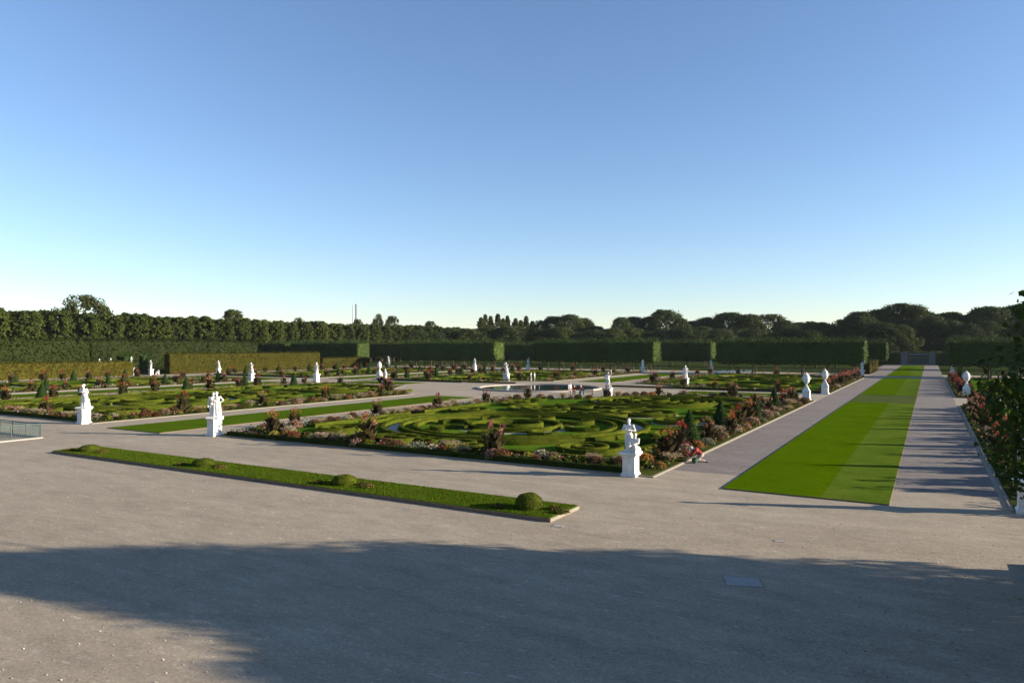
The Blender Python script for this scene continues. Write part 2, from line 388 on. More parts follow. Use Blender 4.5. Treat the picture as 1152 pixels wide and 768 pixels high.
def mound(h, w, n=900, nf=420, ls=.09, fs=.07):
    a = RNG.uniform(0, 6.283, n); t = RNG.uniform(0, 1, n)
    P = np.stack([w*np.sqrt(1-t**2)*np.cos(a), w*np.sqrt(1-t**2)*np.sin(a), h*t], 1)*RNG.uniform(.7, 1.02, n)[:, None]
    P += RNG.normal(0, .03, (n, 3)); P[:, 2] = np.abs(P[:, 2])
    a = RNG.uniform(0, 6.283, nf); t = RNG.uniform(.12, 1, nf)
    Q = np.stack([w*1.04*np.sqrt(1-t**2)*np.cos(a), w*1.04*np.sqrt(1-t**2)*np.sin(a), h*1.06*t], 1)+RNG.normal(0, .03, (nf, 3))
    return leaves(P, P+np.array([0, 0, .2]), ls, .6), leaves(Q, Q+np.array([0, 0, .2]), fs, .6)
mound_protos = []
for key, word, h, w in (('fpink', 'pink', .5, .5), ('fwhite', 'cream', .42, .5), ('fred', 'red', .5, .45), ('forange', 'orange', .42, .45), ('fpurple', 'dark purple', .55, .5), ('fsilver', 'silvery', .35, .45), ('fyellow', 'yellow', .4, .4)):
    A, B = mound(h, w); mound_protos.append(dict(name='flower_mound', word=word, cat='flowering plant', parts=[('foliage', mesh_np('mound_leaves', *A, M['lowgreen'])), ('blossom', mesh_np('mound_bloom', *B, M[key]))]))
A, B = mound(.42, .42, 2600, 10, .06)
green_mound = dict(name='box_mound', word='green', cat='shrub', parts=[('foliage', mesh_np('box_mound', *A, M['box']))])

# ------------------------------------------------------------------ parterres
FX, FY, FR = -52.8, 98.8, 22.5
def outline(x0, x1, y0, y1, cut, inset=0, step=1.0):
    """rectangle with one concave corner round the basin; returns list of (x,y,side)"""
    x0 += inset; x1 -= inset; y0 += inset; y1 -= inset; r = FR+inset
    cs = [('sw', x0, y0), ('se', x1, y0), ('ne', x1, y1), ('nw', x0, y1)]
    names = {'sw': 'front', 'se': 'right', 'ne': 'back', 'nw': 'left'}
    pts = []
    for i, (cn, cx, cy) in enumerate(cs):
        side = names[cn]
        if cut == cn:
            dy = math.sqrt(r*r-(cx-FX)**2); dx = math.sqrt(r*r-(cy-FY)**2)
            ya = FY+(dy if cy > FY else -dy); xa = FX+(dx if cx > FX else -dx)
            A = (cx, ya); B = (xa, cy)
            if cn in ('nw', 'se'): first, last = (B, A)
            else: first, last = (A, B)
            a0 = math.atan2(first[1]-FY, first[0]-FX); a1 = math.atan2(last[1]-FY, last[0]-FX)
            while a1-a0 > math.pi: a1 -= 2*math.pi
            while a1-a0 < -math.pi: a1 += 2*math.pi
            for k in range(13):
                a = a0+(a1-a0)*k/12; pts.append((FX+r*math.cos(a), FY+r*math.sin(a), 'curved' if k < 12 else side))
        else: pts.append((cx, cy, side))
    return pts
def resample(pts, step):
    out = []; n = len(pts); acc = 0
    for i in range(n):
        x0, y0, s = pts[i]; x1, y1, _ = pts[(i+1) % n]; L = math.hypot(x1-x0, y1-y0); t = -acc
        while t+step <= L+1e-6 or t+step < L:
            t += step
            if t > L: break
            out.append((x0+(x1-x0)*t/L, y0+(y1-y0)*t/L, s, t/L))
        acc = (L-t) if t > -acc else acc+L
    return out
def hedge_curve(pts, w=.31, h=.32, closed=False, seed=0):
    """low clipped hedge following a 2-D polyline; pts dense"""
    P = np.array(pts, float); n = len(P)
    if closed: T = np.roll(P, -1, 0)-np.roll(P, 1, 0)
    else: T = np.gradient(P, axis=0)
    T /= np.linalg.norm(T, axis=1, keepdims=True)+1e-9; S = np.stack([-T[:, 1], T[:, 0]], 1)
    prof = [(-.5, 0), (-.51, .5), (-.5, .93), (-.42, 1.0), (.42, 1.0), (.5, .93), (.51, .5), (.5, 0)]
    k = len(prof); V = np.zeros((n, k, 3))
    for j, (a, z) in enumerate(prof):
        V[:, j, :2] = P+S*a*w; V[:, j, 2] = z*h
    J = RNG.normal(0, .011, (n, k, 3)); J[:, 0, 2] = J[:, -1, 2] = 0; V += J
    idx = np.arange(n*k).reshape(n, k)
    A = idx; B = np.roll(idx, -1, 0) if closed else idx[1:]
    if not closed: A = idx[:-1]
    q = np.stack([A[:, :-1], B[:, :-1], B[:, 1:], A[:, 1:]], -1).reshape(-1, 4)[:, ::-1]
    fs = [q]
    if not closed: fs.append(np.array([list(idx[0])[::1], list(idx[-1])[::-1]]))
    # loose sprigs
    m = n*12; ii = RNG.integers(0, n, m); jj = RNG.integers(1, k-1, m); base = V[ii, jj]+RNG.normal(0, .03, (m, 3))
    o = S[ii]*np.array([p[0] for p in prof])[jj][:, None]; Nn = np.concatenate([o, np.full((m, 1), .4)], 1)
    return join([(V.reshape(-1, 3), fs), leaves(base, Nn, .06, .7)])
def circ(cx, cy, r, step=.3, a0=0, a1=2*math.pi):
    n = max(8, int(abs(a1-a0)*r/step)); full = abs(a1-a0) > 6.28
    return [(cx+r*math.cos(a0+(a1-a0)*i/n), cy+r*math.sin(a0+(a1-a0)*i/n)) for i in range(n if full else n+1)]
def spiral(r0, r1, turns, a0=0, hand=1, step=.28):
    out = []; a = 0; T = turns*2*math.pi
    while a < T:
        r = r0+(r1-r0)*a/T; out.append((r*math.cos(a0+hand*a), r*math.sin(a0+hand*a))); a += step/max(r, .5)
    return out
def hmesh(pts, closed=False, **k):
    return mesh_np('clipped_hedge', *hedge_curve(pts, closed=closed, **k), M['boxmesh'])
HM = {}
HM['ring10'] = hmesh(circ(0, 0, 10.4), True); HM['ring9'] = hmesh(circ(0, 0, 9.0), True)
HM['ring4'] = hmesh(circ(0, 0, 3.6), True); HM['ring2'] = hmesh(circ(0, 0, 2.1), True, h=.42)
HM['ring7'] = hmesh(circ(0, 0, 7.9), True, h=.28)
def s_arm():
    out = []
    for i in range(60):   # comma-shaped arm from the inner ring curling near the outer one
        t = i/59; a = t*4.4; r = 1.75*(1-t*.78); out.append((5.9+r*math.cos(a+math.pi), .9+r*math.sin(a+math.pi)))
    return out
HM['arm'] = hmesh(s_arm(), h=.32)
HM['scroll'] = hmesh(spiral(.45, 3.0, 2.2)); HM['scrollm'] = hmesh([(x, -y) for x, y in spiral(.45, 3.0, 2.2)])
HM['cscroll'] = hmesh([(x-2.6, y) for x, y in spiral(.4, 1.9, 1.5)][::1]+[(-.7+.9*i/8, 0+.45*math.sin(i/8*3.14)) for i in range(1, 9)]+[(2.1-x, -y) for x, y in spiral(.4, 1.9, 1.5)[::-1]])
HM['bar'] = hmesh([(0, -6+12*i/44) for i in range(45)], w=.45)
HM['wave'] = hmesh([(.8*math.sin(i/60*9), -6+12*i/60) for i in range(61)], w=.4)
ball_me = mesh_np('ball', *mound(.6, .5, 3000, 10, .06)[0], M['box'])
HLAB = {'ring10': ('ring_hedge', 'outer ring of low clipped box'), 'ring9': ('ring_hedge', 'second ring of low clipped box'), 'ring7': ('ring_hedge', 'third ring of low clipped box'),
        'ring4': ('ring_hedge', 'fourth ring of low clipped box'), 'ring2': ('ring_hedge', 'small innermost ring of clipped box'), 'arm': ('curled_hedge', 'comma-shaped curl of low box'),
        'scroll': ('scroll_hedge', 'spiral scroll of low clipped box'), 'scrollm': ('scroll_hedge', 'spiral scroll of low clipped box'), 'cscroll': ('scroll_hedge', 'double-ended scroll of low box'),
        'bar': ('straight_hedge', 'straight low box hedge'), 'wave': ('wavy_hedge', 'wavy low box hedge')}
def parterre(x0, x1, y0, y1, cut, nm, flip, rich, cones=(), fbed=(), dense=()):
    cx, cy = (x0+x1)/2, (y0+y1)/2
    o = outline(x0, x1, y0, y1, cut); xy = [(p[0], p[1]) for p in o]
    struct('lawn', slab('parterre_edge', xy, 0, .07, M['edging'], M['edging']))
    oi = [(p[0], p[1]) for p in outline(x0, x1, y0, y1, cut, .12)]; struct('flower_bed_ground', slab('bed_ground', oi, .03, .09, M['gcover']))
    oi = [(p[0], p[1]) for p in outline(x0, x1, y0, y1, cut, 2.6)]; struct('lawn', slab('parterre_lawn', oi, .05, .12, M['parterre']))
    hx = (x1-x0)/2-3.1; k = (y1-y0)/60.
    def H(key, u, v, rz=0, sc=1):
        if flip: v = -v; rz = -rz
        px, py = cx+u, cy+v*k
        if math.hypot(px-FX, py-FY) < FR+3.6+ (2.2 if 'scroll' in key else 0): return
        name, lb = HLAB[key]
        ob = mk(name, HM[key], None, (px, py, .118), rz); ob.scale = (sc, sc, 1)
        where = 'near' if (v < 0) != False else 'rear'
        tag(ob, f'{lb}, {where} half of {nm}', 'hedge', f'{lb}s in the {where} half of the {nm}')
    vA, vB = -14.5, 15.5; sB = .72
    for key in (('ring10', 'ring9', 'ring7', 'ring4', 'ring2') if rich else ('ring10', 'ring7', 'ring4')): H(key, 0, vA, 0); H(key, 1.5 if cut else 0, vB, 0, sB)
    for i in range(8): H('arm', 0, vA, i*math.pi/4)
    if rich:
        for i in range(8): H('arm', 1.5, vB, i*math.pi/4, sB)
    for sx in (-1, 1):
        m1, m2 = ('scroll', 'scrollm') if sx > 0 else ('scrollm', 'scroll')
        H(m1, sx*10.2, -23.6, .5*sx, .8); H(m2, sx*10.4, -4.9, 1.2*sx, .85); H(m1, sx*5.4, .6, 2*sx, 1.15); H(m2, sx*10.6, 4.6, 0, .75)
        H(m1, sx*10.6, 14.5, 2.2, .7); H(m2, sx*9.2, 23.3, 1, .95)
        if rich:
            H('cscroll', sx*5.2, 25.2, 0, 1.0); H('cscroll', sx*11.8, 9.4, math.pi/2, .8); H('bar', sx*hx, -17.0); H('bar', sx*hx, -2.5); H('wave', sx*12.0, -14.5, 0, .8); H('bar', sx*hx, 12.0)
    H('cscroll', 0, -26.2, 0, 1.1); H('cscroll', 0, -2.2, 0, 1.2); 
    if rich:
        H('cscroll', 0, 4.6, 0, 1.3); H('wave', 0, 1.4, math.pi/2, .6)
        for v in (-27.6,): H('bar', -9.5, v, math.pi/2, 1); H('bar', 9.5, v, math.pi/2, 1)
    # pale gravel ring between the two outer hedges of each medallion
    for v, s in ((vA, 1), (vB, sB)):
        v2 = -v if flip else v; n = 72; V = []
        for r in (9.3*s, 10.1*s):
            for i in range(n): a = 2*math.pi*i/n; V.append(((1.5 if (cut and v == vB) else 0)+cx+r*math.cos(a), cy+v2*k+r*math.sin(a), .128))
        if s < 1 and cut and not rich: continue
        struct('path', mesh_np('ring_path', V, np.array([(i, n+i, n+(i+1) % n, (i+1) % n) for i in range(n)]), M['palepath']))
    if rich:
        for (u, v, rr0, rr1) in ((0, vA, 3.95, 4.7), (-5.4, .6, 0, 3.2), (5.4, .6, 0, 3.2), (-9.2, 23.3, 0, 2.7), (9.2, 23.3, 0, 2.7), (-10.4, -4.9, 0, 2.3), (10.4, -4.9, 0, 2.3)):
            v = -v if flip else v; gx, gy = cx+u, cy+v*k
            if math.hypot(gx-FX, gy-FY) < FR+5.8: continue
            n = 48; V = [(gx+q*math.cos(2*math.pi*i/n), gy+q*math.sin(2*math.pi*i/n), .124) for q in (max(rr0, .01), rr1) for i in range(n)]
            struct('path', mesh_np('bed_gravel', V, np.array([(i, n+i, n+(i+1) % n, (i+1) % n) for i in range(n)]), M['infill']))
    # border planting ----------------------------------------------------
    line = resample(outline(x0, x1, y0, y1, cut, 1.35), 1.32)
    count = {}
    def nxt(kind, side): count[(kind, side)] = count.get((kind, side), 0)+1; return ordw(count[(kind, side)])
    stuff = []
    for i, (x, y, side, t) in enumerate(line):
        if side != 'curved' and min(math.hypot(x-cx_, y-cy_) for cx_ in (x0, x1) for cy_ in (y0, y1)) < 3.0: continue
        edge = 'curved' if side == 'curved' else side
        ph = i % 7
        jx, jy = random.uniform(-.6, .6), random.uniform(-.6, .6); z = .088; rz = random.uniform(0, 6.28)
        seen = fbed is None or side in fbed
        if False:
            place(random.choice(cone_protos), (x+jx*.6, y+jy*.6, z), rz, random.uniform(.84, 1.08)*(1.3 if x0 > 0 else 1.05), f'{nxt("cone", side)} dark topiary cone along the {edge} edge of the {nm}', group=f'topiary cones along the {edge} edge of the {nm}')
        elif ph == 1 or (ph == 4 and side in cones) or (ph in (4, 6, 0) and side in dense):
            place(random.choice(canna_protos), (x+jx, y+jy, z), rz, random.uniform(.85, 1.2)*(.95 if x0 > 0 else 1.05), f'{nxt("canna", side)} dark-leaved canna clump, {edge} bed of the {nm}', group=f'canna clumps in the {edge} bed of the {nm}')
        elif seen:
            if ph in (0, 5) and random.random() < .5:
                place(random.choice(grass_protos), (x+jx, y+jy, z), rz, random.uniform(.8, 1.2), f'{nxt("grass", side)} pale plumed grass clump, {edge} bed of the {nm}', group=f'plumed grasses in the {edge} bed of the {nm}')
            else:
                p = random.choice(mound_protos+[mound_protos[4], mound_protos[0], mound_protos[4], green_mound, green_mound, green_mound])
                place(p, (x+jx, y+jy, z), rz, random.uniform(.75, 1.25), f'{nxt("mound"+p["word"], side)} {p["word"]} flower mound, {edge} bed of the {nm}', group=f'{p["word"]} mounds in the {edge} bed of the {nm}')
        else:
            pass
    for side in cones:
        ys = [46+9.9*j for j in range(5)] if y0 < 100 else [116+9.9*j for j in range(5)]
        for j, yy in enumerate(ys):
            xx = (x1-1.75) if side == 'right' else (x0+1.75)
            place(random.choice(cone_protos), (xx+random.uniform(-.25, .25), yy+random.uniform(-.5, .5), .088), j, random.uniform(.9, 1.08)*(1.3 if x0 > 0 else 1.2 if x1 > -20 else 1.08), f'{ORD[j]} dark topiary cone from the front, {side} bed of the {nm}', group=f'topiary cones in the {side} bed of the {nm}')
    if rich:
        for i, (x, y, side, t) in enumerate(resample(outline(x0, x1, y0, y1, cut, 2.15), 1.7)+resample(outline(x0, x1, y0, y1, cut, .75), 2.1)):
            if side not in (('front', 'right', 'left') if fbed is None else fbed): continue
            if side != 'curved' and min(math.hypot(x-cx_, y-cy_) for cx_ in (x0, x1) for cy_ in (y0, y1)) < 2.6: continue
            if x0 > -50 and side == 'left' and y > 60: continue
            x += random.uniform(-.3, .3); y += random.uniform(-.3, .3)
            if random.random() < .2:
                place(random.choice(grass_protos), (x, y, .088), i, random.uniform(.65, 1.0), f'{nxt("grass", side)} pale plumed grass clump, {side} bed of the {nm}', group=f'plumed grasses in the {side} bed of the {nm}')
            else:
                p = random.choice(mound_protos+[mound_protos[4], mound_protos[0], mound_protos[4], green_mound, green_mound, green_mound])
                place(p, (x, y, .088), i, random.uniform(.6, 1.1), f'{nxt("mound"+p["word"], side)} {p["word"]} flower mound, {side} bed of the {nm}', group=f'{p["word"]} mounds in the {side} bed of the {nm}')
    # low bedding leaves (uncountable)
    O = np.array([(p[0], p[1]) for p in outline(x0, x1, y0, y1, cut, 1.35)]); n = len(O)
    seg = np.roll(O, -1, 0)-O; L = np.linalg.norm(seg, axis=1); cum = np.cumsum(L)/L.sum()
    m = int(L.sum()*(60 if rich else 34)); q = RNG.uniform(0, 1, m); ii = np.searchsorted(cum, q); tt = RNG.uniform(0, 1, m)[:, None]
    B = O[ii]+seg[ii]*tt+RNG.uniform(-1.15, 1.15, (m, 2))
    P = np.concatenate([B, np.abs(lump(np.c_[B, np.zeros(m)], 1.2, .7))[:, None]*RNG.uniform(.2, 1, m)[:, None]+.10+RNG.uniform(0, .22, m)[:, None]], 1)
    sz = .13 if rich else .22
    A = leaves(P, np.tile([0, 0, 1.], (m, 1)), sz, .7)
    fm = np.full(m, 0); pat = lump(P, 2.6, 1., x0); fm[pat > .35] = 1; fm[pat < -.42] = 2; fm[(pat > .12) & (pat < .2)] = 3; fm[(pat < -.12) & (pat > -.22)] = 4
    fm = np.where(RNG.uniform(0, 1, m) < .45, 0, fm)
    me = mesh_np('bedding', A[0], [A[1]], [M['lowgreen'], M['fpurple'], M['fpink'], M['forange'], M['fsilver']], fm)
    tag(mk('bedding_plants', me), f'mixed low bedding plants filling the border of the {nm}', 'bedding plants', kind='stuff')
    # clipped edge hedge along the front
    fx0, fx1 = x0+1.1, x1-1.15
    pts = [(fx0+(fx1-fx0)*i/int((fx1-fx0)/.35), y0+.34) for i in range(int((fx1-fx0)/.35)+1)]
    ob = mk('edge_hedge', mesh_np('edge_hedge', *hedge_curve(pts, w=.30, h=.27), M['shadebox']), None, (0, 0, .085))
    tag(ob, f'long low shade-toned clipped hedge along the front edge of the {nm}', 'hedge')

X1 = (-45.2, -11.85); X2 = (-94.6, -61.0); X3 = (-143, -110.4); X4 = (2.75, 36)
Ya = (34.2, 92.8); Yb = (107.2, 171)
parterre(*X1, *Ya, 'nw', 'nearest parterre', False, True, cones=('right',), fbed=None, dense=())
parterre(*X2, *Ya, 'ne', 'left-centre parterre', False, True, cones=('left',), fbed=('front', 'right'))
parterre(*X3, *Ya, None, 'far left parterre', False, False, cones=('right', 'left'), fbed=('right',))
parterre(*X1, *Yb, 'sw', 'right rear parterre', True, False, cones=(), fbed=('right', 'front'), dense=('right',))
parterre(*X2, *Yb, 'se', 'left rear parterre', True, False, cones=('left',), fbed=('right',))
parterre(*X3, *Yb, None, 'farthest left rear parterre', True, False, cones=('right', 'left'), fbed=())
parterre(*X4, *Ya, None, 'right-hand parterre', False, False, cones=('left',), fbed=('left',), dense=('left',))
parterre(*X4, *Yb, None, 'rear right-hand parterre', True, False, cones=('left',), fbed=('left',), dense=('left',))

# domes on the front strip
def dome(n=9000):
    a = RNG.uniform(0, 6.283, n); t = RNG.uniform(-.35, 1, n); rr = np.sqrt(1-t**2)
    P = np.stack([.55*rr*np.cos(a), .55*rr*np.sin(a), .2+.52*t], 1)*1.0; P[:, 2] = np.maximum(P[:, 2], .02)
    P += RNG.normal(0, .012, (n, 3)); Nn = np.stack([rr*np.cos(a), rr*np.sin(a), t], 1)
    P += Nn*lump(P, 7, .03)[:, None]
    core = lathe([(.44, .01), (.5, .2), (.42, .45), (.2, .62), (.02, .66)], 16)
    return join([leaves(P, Nn, .045, .55), core])
dome_p = dict(name='box_dome', cat='topiary', parts=[('foliage', mesh_np('dome', *dome(), M['domeleaf']))])
A, B = mound(.16, .3, 500, 60, .07, .05)
low_p = dict(name='ground_plant', cat='plant', parts=[('foliage', mesh_np('low_leaves', *A, M['lowgreen'])), ('blossom', mesh_np('low_bloom', *B, M['forange']))])
for px, py, s, lb in ((105, 509, 1.15, 'leftmost'), (226, 527, 1.1, 'second from the left'), (381, 549, 1.05, 'third from the left'), (590, 577, 1.0, 'rightmost and nearest')):
    x, y = at(px, py); y = 24.75
    place(dome_p, (x, y, .148), 0, (s*.95, s*.95, (.52, .55, .60, .82)[('leftmost','second from the left','third from the left','rightmost and nearest').index(lb)]), f'clipped box dome on the lawn strip, {lb}', group='box domes on the front lawn strip')
    for j, (dx, dy) in enumerate(((1.05, .25), (1.5, -.1), (-1.1, -.55))):
        place(low_p, (x+dx, y+dy, .148), j, (1.0, .8, .8), f'low ground plant {"just right of" if j == 0 else "furthest right of" if j == 1 else "left of"} the box dome {lb} on the strip', group='low plants round the box domes')

# ------------------------------------------------------------------ statues
def capsule(bm, a, b, ra, rb, seg=10):
    a = Vector(a); b = Vector(b); V, fs = tube([a-(b-a).normalized()*ra*.55, a-(b-a).normalized()*ra*.0, a, a.lerp(b, .5), b, b+(b-a).normalized()*rb*.55], [ra*.5, ra*.97, ra, (ra+rb)/2*1.03, rb, rb*.5], seg)
    vs = [bm.verts.new(v) for v in V]
    for f in fs:
        for q in f:
            try: bm.faces.new([vs[i] for i in q])
            except ValueError: pass
def ellip(bm, c, r, rot=None, seg=14):
    m = Matrix.Translation(Vector(c)) @ (rot or Matrix.Identity(4)) @ Matrix.Diagonal((r[0], r[1], r[2], 1))
    bmesh.ops.create_uvsphere(bm, u_segments=seg, v_segments=10, radius=1, matrix=m)
def bake(bm, name, mat, voxel=.03, smooth=2):
    me = bpy.data.meshes.new(name+'_src'); bm.to_mesh(me); bm.free()
    o = bpy.data.objects.new('bake', me); C.objects.link(o)
    r = o.modifiers.new('r', 'REMESH'); r.mode = 'VOXEL'; r.voxel_size = voxel; r.use_smooth_shade = True
    if smooth: s = o.modifiers.new('s', 'SMOOTH'); s.iterations = smooth; s.factor = .5
    dg = bpy.context.evaluated_depsgraph_get(); out = bpy.data.meshes.new_from_object(o.evaluated_get(dg)); out.name = name
    bpy.data.objects.remove(o); bpy.data.meshes.remove(me)
    out.materials.clear(); out.materials.append(mat)
    return out
def head(bm, c, s=1, face=(0, -1)):
    """head with brow, nose, chin, ears; c = centre"""
    c = Vector(c); fx, fy = face; f = Vector((fx, fy, 0)).normalized(); sd = Vector((f.y, -f.x, 0))*-1
    ang = math.atan2(f.y, f.x)+math.pi/2; rot = Matrix.Rotation(ang, 4, 'Z')
    ellip(bm, c+Vector((0, 0, .01*s)), (.078*s, .095*s, .115*s), rot); ellip(bm, c+f*.035*s-Vector((0, 0, .06*s)), (.05*s, .055*s, .06*s), rot)
    ellip(bm, c+f*.098*s-Vector((0, 0, .012*s)), (.014*s, .02*s, .03*s), rot, 8); ellip(bm, c+f*.08*s+Vector((0, 0, .035*s)), (.055*s, .02*s, .015*s), rot, 8)
    ellip(bm, c+f*.085*s-Vector((0, 0, .06*s)), (.025*s, .012*s, .009*s), rot, 8)
    for k in (-1, 1): ellip(bm, c+sd*.078*s*k-Vector((0, 0, .01*s)), (.012*s, .022*s, .032*s), rot, 8)
def figure(bm, J, s=1., face=(0, -1), fem=False, nude=True):
    """J: joints dict pelvis, chest, neck, head, shL/R, elL/R, haL/R, hipL/R, knL/R, ftL/R"""
    g = lambda k: Vector(J[k])
    f = Vector((face[0], face[1], 0)).normalized()
    p, c, n, h = g('pelvis'), g('chest'), g('neck'), g('head')
    ang = math.atan2(f.y, f.x)+math.pi/2; rot = Matrix.Rotation(ang, 4, 'Z')
    ellip(bm, p, (.165*s, .125*s, .13*s), rot); ellip(bm, p.lerp(c, .45), (.135*s, .105*s, .15*s), rot); ellip(bm, c, (.175*s, .125*s, .17*s), rot); ellip(bm, c+Vector((0, 0, .09*s)), (.19*s, .10*s, .09*s), rot)
    capsule(bm, c+Vector((0, 0, .1*s)), n, .075*s, .058*s); capsule(bm, n, h, .056*s, .055*s)
    if fem:
        for k in (-1, 1): ellip(bm, c+f*.10*s+rot @ Vector((k*.075*s, 0, .02*s)), (.06*s, .05*s, .055*s), rot, 10)
    head(bm, h, s, face)
    for sd in 'LR':
        a, e, w = g('sh'+sd), g('el'+sd), g('ha'+sd); ellip(bm, a, (.07*s, .07*s, .07*s)); capsule(bm, a, e, .055*s, .042*s); capsule(bm, e, w, .043*s, .028*s)
        d = (w-e).normalized(); u = d.cross(Vector((0, 0, 1)));
        if u.length < .1: u = d.cross(Vector((1, 0, 0)))
        u.normalize(); v = d.cross(u)
        ellip(bm, w+d*.045*s, (.034*s, .034*s, .040*s), None, 8)
        for q in range(4):
            r0 = w+d*.075*s+u*(.030-.02*q)*s; L = (.05, .065, .07, .055)[q]*s; m = r0+d*L*.6+v*.008*s
            capsule(bm, r0, m, .0105*s, .0095*s, 6); capsule(bm, m, m+d*L*.45+v*.025*s, .0095*s, .008*s, 6)
        capsule(bm, w+d*.03*s-u*.03*s, w+d*.075*s-u*.055*s+v*.02*s, .0125*s, .010*s, 6)
        hi, k, t = g('hip'+sd), g('kn'+sd), g('ft'+sd); capsule(bm, hi, k, .095*s, .06*s); capsule(bm, k, k.lerp(t, .35), .057*s, .060*s); capsule(bm, k.lerp(t, .35), t, .058*s, .036*s)
        fd = Vector(J.get('toe'+sd, (f.x, f.y, 0))); fd.normalize(); capsule(bm, t-fd*.03*s-Vector((0, 0, .03*s)), t+fd*.16*s-Vector((0, 0, .045*s)), .042*s, .032*s)
def STAND(s=1., dx=0, dy=0, lean=0., armL='down', armR='down'):
    J = dict(pelvis=(0, 0, .98), chest=(lean*.5, 0, 1.30), neck=(lean*.8, 0, 1.54), head=(lean, 0, 1.68), hipL=(-.09, 0, .93), hipR=(.09, 0, .93), knL=(-.11, -.03, .5), knR=(.14, -.08, .51),
             ftL=(-.1, .02, .08), ftR=(.17, .05, .08), shL=(-.19+lean*.6, 0, 1.43), shR=(.19+lean*.6, 0, 1.43))
    arms = dict(down=((.26, 0, 1.14), (.25, -.08, .88)), bent=((.29, .02, 1.16), (.10, -.18, 1.22)), up=((.36, -.05, 1.62), (.28, -.12, 1.88)), out=((.42, -.06, 1.3), (.55, -.16, 1.45)), hip=((.36, .04, 1.2), (.17, -.03, 1.03)), head=((.33, -.05, 1.6), (.10, -.08, 1.74)))
    for sd, sg, nm in (('L', -1, armL), ('R', 1, armR)):
        e, h = arms[nm]; J['el'+sd] = (e[0]*sg+lean*.5, e[1], e[2]); J['ha'+sd] = (h[0]*sg+lean*.5, h[1], h[2])
    out = {}
    for k, v in J.items(): out[k] = (v[0]*s+dx, v[1]*s+dy, v[2]*s)
    return out
def drape(bm, cx, cy, z0, z1, r0, r1, folds=9, depth=.12, sq=.8):
    seg = 48; rings = 9; vs = []
    ph = random.uniform(0, 6)
    for i in range(rings):
        t = i/(rings-1); r = r0+(r1-r0)*t**.8
        vs.append([bm.verts.new((cx+r*math.cos(a)*(1+depth*(1-t*.6)*math.sin(folds*a+ph+t*2)), cy+sq*r*math.sin(a)*(1+depth*(1-t*.6)*math.sin(folds*a+ph+t*2)), z0+(z1-z0)*t)) for a in [2*math.pi*k/seg for k in range(seg)]])
    for i in range(rings-1):
        for k in range(seg): bm.faces.new((vs[i][k], vs[i][(k+1) % seg], vs[i+1][(k+1) % seg], vs[i+1][k]))
    bm.faces.new(vs[0][::-1]); bm.faces.new(vs[-1])
def base_rock(bm, w=.42, h=.14):
    bmesh.ops.create_cone(bm, cap_ends=True, segments=4, radius1=w*1.41, radius2=w*1.30, depth=h, matrix=Matrix.Translation((0, 0, h/2)) @ Matrix.Rotation(math.pi/4, 4, 'Z'))
ST = {}
def reg(key, fn, voxel=.026):
    bm = bmesh.new(); fn(bm); ST[key] = bake(bm, 'stone_figure', M['stone'], voxel, 1)
def f_group(bm):     # standing man, arms folded on the chest, with a crouching companion at his right knee
    base_rock(bm, .42, .12); figure(bm, STAND(1., -.10, .05, 0, 'bent', 'bent'), 1.)
    drape(bm, -.10, .10, .10, .98, .17, .15, 7, .12, .7)
    J = dict(pelvis=(.18, -.10, .36), chest=(.24, -.12, .66), neck=(.25, -.14, .87), head=(.27, -.16, 1.0), hipL=(.10, -.12, .34), hipR=(.28, -.12, .34), knL=(.03, -.33, .50), knR=(.33, -.36, .46), ftL=(.03, -.25, .16), ftR=(.32, -.28, .16),
             shL=(.08, -.12, .78), shR=(.40, -.12, .78), elL=(.0, -.22, .62), elR=(.43, -.2, .58), haL=(.08, -.34, .60), haR=(.32, -.36, .56))
    figure(bm, J, .88, (.3, -1)); ellip(bm, (.2, 0, .22), (.26, .26, .22))
def f_couple(bm):
    base_rock(bm, .42, .12); figure(bm, STAND(1.05, -.13, .0, .04, 'down', 'bent'), 1.05, (.6, -1)); figure(bm, STAND(1.08, .13, .05, -.03, 'bent', 'hip'), 1.08, (-.4, -1), True)
    drape(bm, .05, .08, .1, 1.5, .30, .20, 9, .13, .8); drape(bm, .24, .04, .1, 1.2, .16, .10, 6, .2)
def f_lean(bm):
    base_rock(bm, .42, .12); figure(bm, STAND(1.1, 0, 0, -.06, 'bent', 'bent'), 1.1, (-.2, -1)); drape(bm, .02, .05, .1, 1.35, .27, .17, 8, .12, .8); drape(bm, .16, .12, .1, .75, .2, .13, 5, .15)
    ellip(bm, (-.06, .04, 1.9), (.11, .12, .10))
def f_raise(bm):
    base_rock(bm, .42, .12); figure(bm, STAND(1.12, 0, 0, .03, 'hip', 'up'), 1.12, (.2, -1)); drape(bm, -.04, .1, .1, 1.1, .19, .15, 7, .14, .7); ellip(bm, (.31, -.12, 2.17), (.09, .09, .08))
def f_draped(bm):
    base_rock(bm, .42, .12); figure(bm, STAND(1.12, 0, 0, .02, 'bent', 'down'), 1.12, (-.3, -1), True); drape(bm, 0, .02, .1, 1.55, .31, .19, 10, .13, .8); drape(bm, -.2, .06, .4, 1.5, .1, .07, 4, .2)
    ellip(bm, (0.02, .04, 1.95), (.10, .11, .09))
def f_head(bm):
    base_rock(bm, .42, .12); figure(bm, STAND(1.14, 0, 0, -.04, 'head', 'out'), 1.14, (.4, -1)); drape(bm, .08, .12, .1, .95, .22, .14, 6, .15, .7); drape(bm, .2, .05, .1, 1.0, .14, .10, 5, .2)
for k, fn in (('group', f_group), ('couple', f_couple), ('lean', f_lean), ('raise', f_raise), ('draped', f_draped), ('head', f_head)): reg(k, fn)
